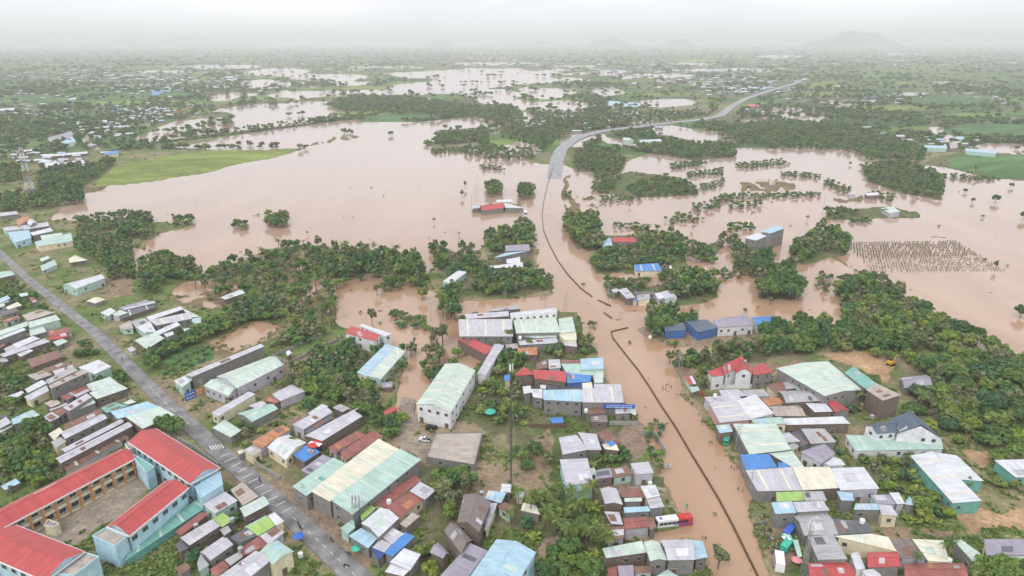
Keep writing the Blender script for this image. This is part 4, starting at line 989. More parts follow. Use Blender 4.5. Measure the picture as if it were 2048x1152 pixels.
extra(rB, [(388, 975), (442, 943), (448, 970), (402, 1000)], 7.4, 'f', 'S', 'blue')
extra(rB, [(248, 890), (270, 880), (276, 893), (258, 903)], 7.6, 'f', 'K', 'white')
# entrance canopy inside the court
extra(rA, t_c0(490, 590, 545, 500, 700, 560, 620, 610), 3.6, 'f', 'P', 'cream')
# boundary walls
def ribbon(name, px, w, h, mat, z0=.2, zref=.6, cat=None, base=None, group=None, closed=False, hfun=None, structure=False, lab_fixed=False, uvw=False):
    p = [P(x, y, zref) for x, y in px]; p = [Vector((a.x, a.y)) for a in p]
    # subdivide
    pp = [p[0]]
    for a, b in zip(p, p[1:]):
        n = max(1, int((b-a).length/12)); pp += [a+(b-a)*(i+1)/n for i in range(n)]
    mb = MB(); L_, R_ = [], []
    for i, a in enumerate(pp):
        d = (pp[min(i+1, len(pp)-1)]-pp[max(i-1, 0)]).normalized(); nn = Vector((-d.y, d.x)); ww = w(i/(len(pp)-1)) if callable(w) else w
        L_.append(a+nn*ww/2); R_.append(a-nn*ww/2)
    c = pp[len(pp)//2]; s = 0
    for i in range(len(pp)-1):
        f = lambda v, z: (v.x-c.x, v.y-c.y, z); z1 = z0+(hfun(i/(len(pp)-1)) if hfun else h); z2 = z0+(hfun((i+1)/(len(pp)-1)) if hfun else h); ds = (pp[i+1]-pp[i]).length
        mb.face([f(R_[i], z1), f(R_[i+1], z2), f(L_[i+1], z2), f(L_[i], z1)], 0, [(0, s), (0, s+ds), (1, s+ds), (1, s)]); s += ds
        if h > .02:
            mb.face([f(L_[i], z1), f(L_[i+1], z2), f(L_[i+1], z0-.5), f(L_[i], z0-.5)]); mb.face([f(R_[i+1], z2), f(R_[i], z1), f(R_[i], z0-.5), f(R_[i+1], z0-.5)])
    if h > .02:
        for k in (0, -1):
            z1 = z0+(hfun(-k) if hfun else h); mb.face([f(L_[k], z1), f(R_[k], z1), f(R_[k], z0-.5), f(L_[k], z0-.5)])
    o = build(mb, name, mat, None, (c.x, c.y, 0))
    if structure: o['kind'] = 'structure'
    else:
        o.name = name; x, y = px[len(px)//2]; thing(o, base, cat, group, (x, y), lab_fixed)
    return o, pp
T1 = lambda ox, oy, s, *n: [(ox+n[i]/s, oy+n[i+1]/s) for i in range(0, len(n), 2)]
for px, m in ((T1(340, 600, 5.12, 1050, 595, 1300, 480, 1560, 370), MCONC), (T1(340, 600, 5.12, 1215, 660, 1500, 535, 1740, 415), MCONC), (T1(340, 600, 5.12, 1050, 595, 1215, 660), MCONC),
              (T1(1020, 780, 5.689, 215, 425, 450, 430, 650, 430), MBROWN), (T1(1020, 780, 5.689, 1130, 395, 1480, 400), MCONC), (T1(680, 780, 5.689, 1600, 620, 1500, 800), MCONC),
              (T1(1320, 600, 5.12, 620, 905, 900, 905, 1080, 870), MWHITE), (T1(340, 780, 5.689, 90, 570, 300, 690, 560, 880), MCONC), ([(478, 905), (520, 935), (560, 960)], MCONC),
              ([(1560, 670), (1640, 662), (1700, 658)], MCONC), ([(1280, 868), (1310, 870), (1330, 905)], MCONC)):
    ribbon('boundary_wall', px, .22, 2.0, m, .3, .6, 'wall', 'low %s boundary wall' % ('white' if m is MWHITE else 'brown' if m is MBROWN else 'grey'), 'boundary walls')
# ------------------------------------------------------------ roads
def road_mat(name, col, wet=.35):
    m = col_mat(name, col, wet, .15, .22, .55, spec=.5); return m
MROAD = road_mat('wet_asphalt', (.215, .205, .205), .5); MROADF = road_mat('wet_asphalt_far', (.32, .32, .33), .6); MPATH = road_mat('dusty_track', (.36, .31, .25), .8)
def wfun(*v): return lambda t: float(np.interp(t, np.linspace(0, 1, len(v)), v))
road, RP1 = ribbon('road', [(-60, 455), (0, 507), (60, 562), (130, 618), (190, 665), (240, 715), (290, 765), (340, 815), (400, 868), (460, 922), (520, 975), (580, 1030), (640, 1085), (720, 1160), (800, 1240)],
                   wfun(5, 5, 5, 5.3, 5.8, 6.5, 7), .16, MROAD, .70, structure=True)
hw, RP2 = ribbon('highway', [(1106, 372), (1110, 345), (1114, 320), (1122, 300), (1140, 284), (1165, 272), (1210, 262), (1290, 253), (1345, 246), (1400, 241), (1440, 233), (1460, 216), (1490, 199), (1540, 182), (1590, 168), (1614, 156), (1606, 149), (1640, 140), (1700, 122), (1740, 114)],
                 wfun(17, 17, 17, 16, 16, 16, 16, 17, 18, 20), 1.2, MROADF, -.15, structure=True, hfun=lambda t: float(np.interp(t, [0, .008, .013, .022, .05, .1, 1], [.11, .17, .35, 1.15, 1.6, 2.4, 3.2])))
ribbon('road', [(195, 300), (170, 282), (176, 266), (200, 250), (240, 236), (300, 205)], 9, .2, MPATH, .72, structure=True)
ribbon('road', [(-20, 300), (40, 302), (80, 296), (160, 290)], 6, .2, MPATH, .72, structure=True)
ribbon('path', [(1225, 990), (1290, 975), (1330, 985)], 4, .1, MPATH, .70, structure=True)
emb, _ = ribbon('embankment', [(200, 306), (300, 287), (420, 274), (520, 261), (620, 248), (700, 236), (760, 225)], 7, 1.6, col_mat('earth_bank', (.10, .11, .06), .9, .4, .3, .4), .2, structure=True)
#yard, _ = ribbon('yard_paving', [(824, 800), (828, 850), (845, 890), (862, 912)], wfun(9, 10, 9, 5), .08, road_mat('wet_yard', (.25, .235, .22), .4), .70, structure=True)
MLINE = col_mat('road_paint', (.70, .70, .66), .7, 0, 2, .3)
def sheet_line(a, b, w, z, name='road_markings'):
    A = P(*a, z); B = P(*b, z); d = Vector((B.x-A.x, B.y-A.y)); m = (A+B)/2; mb = MB(); mb.box((0, 0, 0), (d.length, w, .008)); o = build(mb, name, MLINE, None, (m.x, m.y, z), math.atan2(d.y, d.x)); o['kind'] = 'structure'; return o
for a in ((441, 913.6, 459.5, 905.7), (449, 924, 472, 914), (463, 934, 483, 923.5), (475, 945, 493, 935.5), (486, 956, 505, 946), (496.5, 966, 517, 956), (509.5, 977, 529, 968), (521, 990, 543, 979), (537, 1000, 556, 991.5), (550, 1012.5, 570, 1002), (563, 1025.5, 583, 1015)):
    sheet_line(a[:2], a[2:], .32, .872)
for k in range(5):
    x, y = 419+k*5.6, 891.5-k*.9; sheet_line((x, y), (x+6, y+8), .42, .872)
for k in range(30):
    t0 = k/30; x0, y0 = 300+(745-300)*t0, 775+(1185-775)*t0
    if 850 < y0 < 1030: continue
    xx = float(np.interp(y0, [765, 815, 868, 922, 975, 1030, 1085, 1160, 1240], [290, 340, 400, 460, 520, 580, 640, 720, 800]))
    x2 = float(np.interp(y0+6, [765, 815, 868, 922, 975, 1030, 1085, 1160, 1240], [290, 340, 400, 460, 520, 580, 640, 720, 800])); sheet_line((xx+1, y0), (x2+1, y0+6), .16, .872)
# highway centre barrier, standing out of the flood
MBAR = col_mat('rusty_barrier', (.13, .075, .05), .9, .3, 1, .4)
for px, lab in (([(1108, 322), (1103, 345), (1095, 370), (1088, 400), (1084, 430), (1087, 460), (1098, 487), (1115, 520), (1135, 548), (1160, 575), (1184, 593)], 'rusty brown median barrier curving out of the flood beyond the junction'),
                ([(1256, 655), (1222, 663), (1226, 676), (1246, 702), (1278, 742), (1300, 775), (1325, 815), (1352, 855), (1383, 908), (1412, 955), (1440, 1002), (1468, 1055), (1495, 1110), (1530, 1180)], 'rusty brown median barrier running straight down the flooded highway'),
                ([(1196, 600), (1208, 605), (1222, 612)], 'broken rusty barrier stub at the flooded junction'), ([(1208, 625), (1216, 631), (1224, 636)], 'short submerged barrier piece beside the rapids')):
    o, _ = ribbon('median_barrier', px, .42, .6, MBAR, 0, .3, 'barrier', lab, 'median barriers of the flooded highway', lab_fixed=True)
# ------------------------------------------------------------ vegetation
def fol_mat(name, cols, trans=.25):
    m = bpy.data.materials.new(name); m.use_nodes = True; t = m.node_tree; n = t.nodes; l = t.links; n.remove(n['Principled BSDF'])
    o = n['Material Output']; df = n.new('ShaderNodeBsdfDiffuse'); tr = n.new('ShaderNodeBsdfTranslucent'); ms = n.new('ShaderNodeMixShader'); ms.inputs[0].default_value = trans
    oi = n.new('ShaderNodeObjectInfo'); rp = n.new('ShaderNodeValToRGB'); e = rp.color_ramp.elements
    e[0].color = (*cols[0], 1); e[1].color = (*cols[-1], 1)
    for i, c in enumerate(cols[1:-1]): k = e.new((i+1)/(len(cols)-1)); k.color = (*c, 1)
    l.new(oi.outputs['Random'], rp.inputs[0])
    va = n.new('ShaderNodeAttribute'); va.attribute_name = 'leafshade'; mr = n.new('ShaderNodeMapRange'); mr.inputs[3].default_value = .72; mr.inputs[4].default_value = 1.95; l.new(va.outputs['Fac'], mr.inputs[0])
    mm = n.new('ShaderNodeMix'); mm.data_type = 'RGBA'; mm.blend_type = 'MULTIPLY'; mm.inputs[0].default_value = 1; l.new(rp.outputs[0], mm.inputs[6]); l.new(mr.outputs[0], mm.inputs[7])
    l.new(mm.outputs[2], df.inputs[0]); l.new(mm.outputs[2], tr.inputs[0]); l.new(df.outputs[0], ms.inputs[1]); l.new(tr.outputs[0], ms.inputs[2]); l.new(ms.outputs[0], o.inputs[0]); return m
F_DARK = fol_mat('dark_foliage', [(.062, .125, .050), (.095, .165, .052), (.070, .135, .070), (.125, .190, .055), (.06, .115, .045)])
F_MID = fol_mat('mid_foliage', [(.115, .19, .055), (.17, .23, .06), (.095, .165, .06), (.20, .23, .08), (.13, .20, .05)])
F_YEL = fol_mat('yellow_green_foliage', [(.17, .23, .045), (.21, .25, .06), (.14, .21, .045)])
F_OLI = fol_mat('dusty_olive_foliage', [(.14, .165, .085), (.18, .19, .10), (.12, .15, .08)])
F_PALM = fol_mat('palm_frond', [(.11, .16, .05), (.15, .18, .06), (.10, .15, .05)])
F_SHR = fol_mat('undergrowth_leaves', [(.10, .165, .05), (.16, .22, .06), (.12, .18, .055), (.21, .24, .08), (.09, .15, .055)])
MBARK = col_mat('bark', (.17, .14, .115), .95, .3, 2, .3)
def crown_mesh(name, seed, rx, rz, nleaf, leaf, mat, clumps=16, zc=0, trunk=None, flat=.0, core=True):
    r = random.Random(seed); nr_ = np.random.RandomState(seed)
    V = []; F = []; S = []; MI = []
    cl = []
    for i in range(clumps):
        th = r.uniform(0, 2*math.pi); ph = math.acos(r.uniform(-.45, 1)); k = r.uniform(.45, .78)
        cl.append((rx*k*math.sin(ph)*math.cos(th), rx*k*math.sin(ph)*math.sin(th), zc+rz*k*math.cos(ph), r.uniform(.26, .45)*rx, r.random()))
    def quad(c, n, s, sh):
        t = Vector((r.uniform(-1, 1), r.uniform(-1, 1), r.uniform(-.4, .4))); x = n.cross(t)
        if x.length < .01: x = n.orthogonal()
        x.normalize(); y = n.cross(x); k = len(V)
        V.extend([c-x*s-y*s*.6, c+x*s*.2-y*s, c+x*s+y*s*.5, c-x*s*.3+y*s]); F.append((k, k+1, k+2, k+3)); S.append(sh); MI.append(0)
    for i in range(nleaf):
        c = cl[r.randrange(clumps)]; d = Vector((r.gauss(0, 1), r.gauss(0, 1), r.gauss(.25, 1))).normalized(); p = Vector(c[:3]) + d*c[3]*r.uniform(.7, 1.1)*Vector((1, 1, .8)).x
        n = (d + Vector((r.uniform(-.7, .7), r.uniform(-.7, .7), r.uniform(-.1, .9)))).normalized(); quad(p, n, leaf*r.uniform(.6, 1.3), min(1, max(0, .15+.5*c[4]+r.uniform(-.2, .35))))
    if core:
        for c in cl:                                # inner leaf mass of each clump
            bm = bmesh.new(); bmesh.ops.create_icosphere(bm, subdivisions=1, radius=c[3]*.86)
            k = len(V)
            for v in bm.verts: j = 1+r.uniform(-.22, .22); V.append(Vector((c[0]+v.co.x*j, c[1]+v.co.y*j, c[2]+v.co.z*j*.85)))
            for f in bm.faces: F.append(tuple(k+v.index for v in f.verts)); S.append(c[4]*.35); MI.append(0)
            bm.free()
    if trunk:
        mb = MB(); h, rr_ = trunk; mb.tube((0, 0, -1), (0, 0, h), rr_, rr_*.6, 5)
        for i in range(4):
            a = i*1.57+seed; mb.tube((0, 0, h*.75), (math.cos(a)*rx*.5, math.sin(a)*rx*.5, zc+rz*.1), rr_*.5, rr_*.2, 4)
        k = len(V); V.extend(Vector(v) for v in mb.v); F.extend(tuple(k+i for i in f) for f in mb.f); S.extend([.5]*len(mb.f)); MI.extend([1]*len(mb.f))
    me = bpy.data.meshes.new(name); me.from_pydata([tuple(v) for v in V], [], F)
    me.materials.append(mat); me.materials.append(MBARK) if trunk else None
    me.polygons.foreach_set('material_index', MI)
    a = me.attributes.new('leafshade', 'FLOAT', 'FACE'); a.data.foreach_set('value', S); me.update(); return me
def trunk_mesh(seed, h, r0, spread):
    r = random.Random(seed); mb = MB(); bx, by = r.uniform(-.3, .3), r.uniform(-.3, .3)
    mb.tube((0, 0, -1.2), (bx, by, h*.6), r0, r0*.75, 7, cap=False)
    for i in range(5):
        a = i*1.257+r.random(); mb.tube((bx, by, h*.58), (bx+math.cos(a)*spread, by+math.sin(a)*spread, h*r.uniform(.9, 1.15)), r0*.55, r0*.15, 5)
    return mb.mesh('trunk', [MBARK])
TK = {}
KINDS_T = dict(broad=(F_DARK, 'dark green', 3.0, 2.3, 2.6), bushy=(F_MID, 'mid green', 2.7, 2.2, 2.2), pale=(F_YEL, 'yellow green', 2.3, 1.9, 2.2), thin=(F_OLI, 'dusty olive', 2.2, 2.4, 3.6))
for kd, (mt, cn, rx, rz, zc) in KINDS_T.items():
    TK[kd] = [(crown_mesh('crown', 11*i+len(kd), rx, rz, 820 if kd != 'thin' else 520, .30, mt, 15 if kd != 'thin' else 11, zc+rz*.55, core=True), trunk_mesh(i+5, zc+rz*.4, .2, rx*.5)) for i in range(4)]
def palm_meshes(seed):
    r = random.Random(seed); V = []; F = []; S = []; h = 7.5; ox, oy = r.uniform(-.9, .9), r.uniform(-.9, .9)
    for k in range(17):
        a = k*2.4+r.uniform(-.2, .2); el = r.uniform(-.25, 1.15); ln = r.uniform(2.6, 3.4); p = Vector((ox, oy, h)); dv = Vector((math.cos(a)*math.cos(el), math.sin(a)*math.cos(el), math.sin(el)))
        side = Vector((-math.sin(a), math.cos(a), 0)); sh = r.random(); prev = p.copy()
        for s in range(9):
            t = s/8; q = prev + dv*ln/9; dv = (dv + Vector((0, 0, -.17))).normalized()
            wl = .75*math.sin(math.pi*min(1, t*.9+.12))
            for sg in (-1, 1):
                k0 = len(V); tip = (prev+q)/2 + side*sg*wl + dv*.25 + Vector((0, 0, -.28*wl))
                V.extend([prev, q, tip]); F.append((k0, k0+1, k0+2)); S.append(min(1, max(0, sh+r.uniform(-.2, .2))))
            prev = q
    me = bpy.data.meshes.new('crown'); me.from_pydata([tuple(v) for v in V], [], F); me.materials.append(F_PALM)
    at = me.attributes.new('leafshade', 'FLOAT', 'FACE'); at.data.foreach_set('value', S)
    mb = MB(); mb.tube((0, 0, -1), (ox*.3, oy*.3, h*.4), .22, .17, 6, cap=False); mb.tube((ox*.3, oy*.3, h*.4), (ox, oy, h), .17, .13, 6)
    return me, mb.mesh('trunk', [MBARK])
TK['palm'] = [palm_meshes(i) for i in range(4)]
def banana_mesh(seed):
    r = random.Random(seed); V = []; F = []; S = []
    for k in range(26):
        bx, by = r.uniform(-1.2, 1.2), r.uniform(-1.2, 1.2); a = r.uniform(0, 6.3); dv = Vector((math.cos(a)*.5, math.sin(a)*.5, 1)).normalized(); p = Vector((bx, by, .6+r.random())); side = Vector((-math.sin(a), math.cos(a), 0)); sh = r.random()
        L0 = [];
        for s in range(6):
            w = .34*math.sin(math.pi*(s+.4)/6.2); L0.append((p-side*w, p+side*w)); p = p+dv*.42; dv = (dv+Vector((math.cos(a)*.22, math.sin(a)*.22, -.30))).normalized()
        for (a0, b0), (a1, b1) in zip(L0, L0[1:]): k0 = len(V); V.extend([a0, b0, b1, a1]); F.append((k0, k0+1, k0+2, k0+3)); S.append(sh)
    me = bpy.data.meshes.new('crown'); me.from_pydata([tuple(v) for v in V], [], F); me.materials.append(F_YEL)
    at = me.attributes.new('leafshade', 'FLOAT', 'FACE'); at.data.foreach_set('value', S)
    mb = MB()
    for k in range(5): mb.tube((r.uniform(-.9, .9), r.uniform(-.9, .9), -.6), (r.uniform(-.9, .9), r.uniform(-.9, .9), 1.4), .12, .09, 5)
    return me, mb.mesh('trunk', [MBARK])
TK['banana'] = [banana_mesh(i) for i in range(3)]
def in_foot(x, y, pad=0):
    c = cell.get((int(x//12), int(y//12)))
    if not c: return False
    for k in c:
        f = FOOT[k]; n = len(f); s = False
        for i in range(n):
            (x0, y0), (x1, y1) = f[i], f[(i+1) % n]
            if (y0 > y) != (y1 > y) and x < (x1-x0)*(y-y0)/(y1-y0)+x0: s = not s
        if s: return True
    return False
EXC = P(1781, 733, .6); BUSP = P(1347, 1056, .6)
cell = {}
for k, f in enumerate(FOOT):
    x0, x1, y0, y1 = min(p[0] for p in f), max(p[0] for p in f), min(p[1] for p in f), max(p[1] for p in f)
    for i in range(int(x0//12), int(x1//12)+1):
        for j in range(int(y0//12), int(y1//12)+1): cell.setdefault((i, j), []).append(k)
def near_road(x, y, d=6):
    if abs(x-EXC.x) < 9 and -16 < y-EXC.y < 7: return True
    if abs(x-BUSP.x) < 8 and -4.5 < y-BUSP.y < 3: return True
    for a in RP1:
        if abs(a.x-x) < d and abs(a.y-y) < d: return True
    if y > 480:
        for a in RP2f:
            if abs(a.x-x) < 20 and -34 < y-a.y < 12: return True
    return False
RP2f = []
for a, b in zip(RP2, RP2[1:]):
    if a.y < 2600: RP2f += [a, (a+b)/2]
RPfine = []
for a, b in zip(RP1, RP1[1:]): RPfine += [a+(b-a)*i/4 for i in range(4)]
RP1 = RPfine
# areas of trees: outline, spacing m, size factor, kinds, height lean
VEG = [
 ('1340 330 1400 320 1412 330 1345 340', 5.0, .75, 'bushy bushy broad pale thin', .6),
 ('1370 346 1445 338 1445 352 1378 356', 5.0, .75, 'bushy bushy broad pale thin', .6),
 ('1470 328 1560 320 1582 330 1480 340', 5.0, .75, 'bushy bushy broad pale thin', .6),
 ('1440 390 1540 389 1640 386 1640 395 1440 400', 5.0, .75, 'bushy bushy broad pale thin', .6),
 ('1655 358 1700 376 1692 392 1645 370', 5.0, .75, 'bushy bushy broad pale thin', .6),
 ('1400 372 1445 360 1450 372 1405 384', 5.0, .75, 'bushy bushy broad pale thin', .6),
 ('1195 396 1250 392 1280 402 1200 408', 5.0, .75, 'bushy bushy broad pale thin', .6),
 ('1330 440 1400 432 1410 442 1340 450', 5.0, .75, 'bushy bushy broad pale thin', .6),
 ('1425 398 1455 392 1460 404 1430 410', 5.0, .75, 'bushy bushy broad pale thin', .6),
 ('1740 385 1790 392 1780 404 1738 396', 5.0, .75, 'bushy bushy broad pale thin', .6),
 ('1900 350 1990 356 1985 364 1905 360', 5.0, .75, 'bushy bushy broad pale thin', .6),
 ('1230 445 1300 452 1290 460 1228 456', 5.0, .75, 'bushy bushy broad pale thin', .6),
 ('1640 545 1665 560 1655 585 1630 575', 5.0, .75, 'bushy bushy broad pale thin', .6),
 ('1440 545 1510 540 1515 552 1450 560', 5.0, .75, 'bushy bushy broad pale thin', .6),
 ('1180 640 1195 650 1190 662 1178 655', 5.0, .75, 'bushy bushy broad pale thin', .6),
 ('1700 440 1740 438 1745 446 1702 448', 5.0, .75, 'bushy bushy broad pale thin', .6),
 ('1560 345 1640 350 1640 358 1565 354', 5.0, .75, 'bushy bushy broad pale thin', .6),
 ('1130 345 1145 350 1140 400 1128 395', 5.0, .75, 'bushy bushy broad pale thin', .6),
 ('860 300 930 296 940 304 870 310', 5.0, .75, 'bushy bushy broad pale thin', .6),
 ('880 262 960 258 955 268 885 272', 5.0, .75, 'bushy bushy broad pale thin', .6),
 ('960 330 1000 335 1010 342 965 340', 5.0, .75, 'bushy bushy broad pale thin', .6),
 ('300 520 360 540 420 548 480 522 600 492 700 500 790 512 850 560 845 580 760 556 690 568 672 600 672 660 640 682 560 650 520 620 430 592 340 560 300 545', 7.6, 1.2, 'bushy broad pale thin bushy palm', .85),
 ('290 705 400 655 490 615 560 600 575 625 480 650 390 690 330 715 300 750', 3.6, 1.05, 'bushy bushy pale', .8), ('0 835 90 850 110 900 170 945 100 975 0 1010', 4.0, .95, 'bushy broad pale', .9),
 ('0 740 60 760 80 800 60 810 0 830', 4.2, .9, 'broad bushy', .8), ('560 770 650 720 700 690 760 700 745 740 800 700 830 705 790 765 740 790 780 850 745 862 680 830 620 830', 4.6, 1.0, 'bushy thin broad pale bushy', .85),
 ('1672 562 1750 558 1850 622 1970 692 2100 735 2100 880 1990 910 1940 870 1850 820 1800 770 1740 700 1690 652', 6.3, 1.4, 'broad broad bushy bushy pale thin', .8),
 ('1520 670 1640 652 1780 690 1770 702 1640 706 1530 716', 5.0, 1.3, 'broad bushy', .9), ('1810 790 1900 800 2000 850 2100 900 2100 990 2010 960 1960 900 1890 890 1810 830', 5.6, 1.15, 'broad bushy pale palm', .7),
 ('1735 900 1830 925 1880 1000 1900 1050 1800 1050 1790 1000 1745 950', 3.8, .95, 'bushy pale banana', .8), ('985 1020 1090 1000 1180 990 1205 1090 1215 1170 1085 1170 1105 1080 1000 1070', 4.0, 1.0, 'bushy palm banana palm broad', .9),
 ('880 925 950 905 940 1000 905 1050 868 1020', 4.0, 1.1, 'broad bushy thin', .9), ('1130 442 1190 442 1205 495 1175 505 1140 480', 6.0, 1.5, 'broad', .9),
 ('1205 505 1260 500 1345 490 1350 530 1280 535 1200 545 1180 520', 5.5, 1.1, 'bushy broad', .7), ('1350 470 1420 500 1430 528 1350 520', 5.5, 1.1, 'bushy broad', .7), ('1270 465 1350 470 1345 495 1280 490', 5.2, 1.0, 'broad palm bushy', .8),
 ('1440 478 1478 486 1470 500 1440 498', 5, 1.1, 'broad', .9), ('1470 505 1515 502 1540 530 1475 545', 5.5, 1.4, 'broad bushy', .9), ('1515 545 1590 545 1598 598 1520 600', 5.2, 1.5, 'broad', .95),
 ('1330 552 1440 560 1435 590 1350 602 1320 580', 5, 1.2, 'bushy broad', .9), ('1580 500 1640 462 1692 478 1690 508 1640 505 1600 528', 5.2, 1.3, 'broad bushy', .9), ('1210 555 1300 560 1290 580 1215 590', 5, .9, 'bushy', .6),
 ('1250 375 1330 352 1390 372 1395 390 1270 395', 6, 1.0, 'bushy pale', .6), ('1190 345 1245 352 1215 390 1185 380', 6, 1.0, 'bushy', .6), ('1130 292 1180 300 1250 320 1235 345 1150 342', 6.5, 1.2, 'bushy broad', .8),
 ('1260 302 1330 288 1470 290 1470 314 1380 318 1300 306', 7, 1.3, 'broad', .8), ('1440 258 1560 242 1700 252 1850 300 1845 328 1740 320 1690 300 1600 295 1480 290', 8, 1.3, 'broad bushy', .8),
 ('1720 334 1800 324 1888 354 1882 400 1800 386 1740 366', 7, 1.2, 'broad bushy', .75), ('1345 430 1380 426 1385 438 1350 440', 6, .9, 'bushy', .5), ('1380 412 1440 405 1440 420 1390 424', 6, 1.0, 'bushy', .6),
 ('1455 408 1520 402 1522 416 1460 420', 6, .9, 'bushy', .6), ('1455 450 1505 450 1505 462 1460 464', 5.5, 1.0, 'broad', .6), ('1650 426 1690 422 1720 430 1660 438', 6, 1, 'broad', .8),
 ('970 475 1065 452 1070 490 1000 510 975 500', 5.2, 1.2, 'broad bushy', .9), ('1000 540 1060 540 1100 560 1100 580 1000 592 950 590 955 560', 4.8, 1.1, 'bushy broad pale', .9), ('862 492 890 500 895 545 870 540', 5.2, 1.0, 'bushy broad', .85),
 ('915 498 945 495 950 520 920 522', 5, 1.0, 'broad', .9), ('895 525 950 520 960 548 900 556', 5, 1.1, 'broad bushy', .8), ('972 372 1000 372 1003 392 975 394', 5, 1.2, 'broad', .9), ('1038 374 1068 374 1066 398 1040 400', 5, 1.2, 'broad', .9),
 ('535 434 575 434 577 455 538 455', 5, 1.3, 'thin broad', .9), ('466 447 495 447 495 460 468 460', 5, .9, 'broad thin', .7), ('240 438 300 436 305 478 250 480', 5, 1.3, 'broad', .9), ('345 434 388 434 388 450 348 452', 5.5, 1, 'bushy thin', .7),
 ('150 440 235 430 235 460 160 470', 5.5, 1, 'bushy thin', .7), ('160 470 260 480 255 540 200 530 150 500', 5, 1.1, 'bushy broad', .9), ('200 500 262 500 268 560 225 560', 5, 1.1, 'broad bushy', .9), ('285 530 330 510 395 540 380 560 345 560 310 590 285 590', 4.8, 1.1, 'broad bushy', .9),
 ('0 395 160 380 165 405 60 425 0 425', 6.5, 1.3, 'broad bushy', .9), ('0 340 45 330 50 360 0 372', 6.5, 1.3, 'broad', .9), ('80 345 190 335 220 320 230 330 165 375 80 382', 6.5, 1.3, 'broad bushy', .9),
 ('0 560 50 580 90 620 30 620 0 600', 4.8, .9, 'bushy broad', .8), ('120 615 130 600 100 590 60 600 100 630', 4.5, .8, 'bushy', .6), ('550 690 600 660 640 680 600 700', 4.5, 1.0, 'bushy broad', .8),
 ('1380 715 1450 700 1520 690 1500 722 1440 730 1400 740', 5.0, 1.1, 'thin pale bushy', .9), ('1290 640 1320 625 1350 640 1345 680 1300 680', 4.4, 1.2, 'bushy broad', .95), ('1364 650 1395 648 1397 678 1366 680', 4, 1.1, 'broad', .9),
 ('1338 722 1390 712 1390 738 1345 742', 4.2, .9, 'bushy pale', .8), ('985 695 1040 700 1050 735 1000 745', 4.2, 1.0, 'bushy broad', .9), ('1080 685 1120 690 1118 715 1085 712', 3.8, 1, 'broad', .8), ('1155 668 1185 690 1190 712 1165 710', 4, .9, 'bushy', .7),
 ('770 618 850 640 855 660 800 655', 4.2, .8, 'bushy', .5), ('766 558 800 560 800 582 770 584', 4.5, 1.0, 'pale bushy', .8), ('825 540 850 545 848 575 825 575', 4.5, 1, 'bushy', .9),
 ('640 545 700 520 830 520 850 550 820 560 760 545 680 565', 6.0, 1.2, 'thin thin bushy', 1.3), ('880 590 920 580 910 640 885 640', 5, 1.1, 'thin', 1.2), ('865 670 890 668 888 700 868 700', 6, 1.1, 'thin', 1.2), ('845 715 880 712 880 770 848 765', 4.2, 1.1, 'thin', 1.0),
 ('770 830 810 830 800 870 770 878', 3.6, .9, 'bushy pale', .8), ('965 760 1010 740 1060 770 1050 860 1000 850 960 830', 4.4, .9, 'banana bushy pale', .8), ('1030 900 1080 895 1110 930 1050 940', 4, .95, 'bushy broad', .8),
 ('1180 905 1260 905 1255 925 1180 940', 3.8, .8, 'bushy', .8), ('1300 840 1320 850 1320 910 1310 920 1290 880', 3.2, .6, 'bushy', .6), ('1310 930 1330 930 1330 945 1315 948', 3, .8, 'bushy', .8),
 ('440 640 560 600 600 640 500 640', 5, 1, 'bushy broad', .8), ('420 690 330 735 300 760 320 765 420 715', 4.2, .6, 'bushy', .5), ('640 700 700 700 680 790 620 790 600 770', 4.4, 1.0, 'bushy', .85), ('310 835 380 822 400 850 390 880 320 870', 4.4, 1.2, 'bushy broad', .9),
 ('455 800 490 800 480 820 455 822', 4, .9, 'bushy', .8), ('480 850 560 830 570 860 500 880 470 880', 4.0, .8, 'bushy pale', .6), ('240 750 280 745 275 780 240 782', 4, .9, 'bushy', .8), ('200 765 250 780 220 800 190 790', 4, .9, 'bushy', .7),
 ('70 700 120 680 130 700 60 720', 4, .7, 'bushy', .6), ('160 690 210 690 200 715 160 715', 4, .8, 'bushy thin', .7), ('440 1050 490 1035 500 1050 450 1075', 3.6, .7, 'bushy', .6), ('340 1020 440 1000 430 1010 350 1040', 4, .3, 'bushy', .4),
 ('370 1100 400 1095 400 1150 365 1150', 3.6, .9, 'broad', .9), ('700 1080 745 1090 735 1120 705 1110', 3.6, .8, 'bushy', .8), ('825 1120 870 1100 870 1160 820 1160', 3.6, 1.0, 'bushy pale', .9), ('1400 1120 1435 1115 1440 1150 1405 1155', 4, 1, 'thin', 1),
 ('1930 1110 2100 1110 2100 1170 1930 1170', 3.8, 1.1, 'bushy broad', .9), ('1690 800 1730 790 1750 830 1700 830', 4, 1, 'bushy', .9), ('1985 920 2048 930 2048 990 1990 980', 4.4, 1, 'broad bushy', .8), ('1700 910 1760 900 1760 930 1710 930', 3.8, 1, 'pale banana', .8),
 ('1400 740 1450 755 1440 780 1400 785', 4, 1.0, 'thin broad', .8), ('1500 750 1540 755 1535 780 1500 782', 4, .6, 'bushy', .5), ('1640 880 1690 890 1680 910 1650 905', 3.6, .7, 'bushy', .7), ('1030 450 1040 440 1060 450 1050 460', 4, .8, 'bushy', .8),
 ('650 212 700 192 820 197 960 216 1020 212 1050 230 1020 250 960 240 850 230 760 226 690 225', 11, 1.5, 'broad', .8), ('1000 255 1140 250 1150 290 1090 300 1020 280', 10, 1.3, 'broad bushy', .8), ('870 266 960 262 960 280 870 282', 9, 1.1, 'broad', .7),
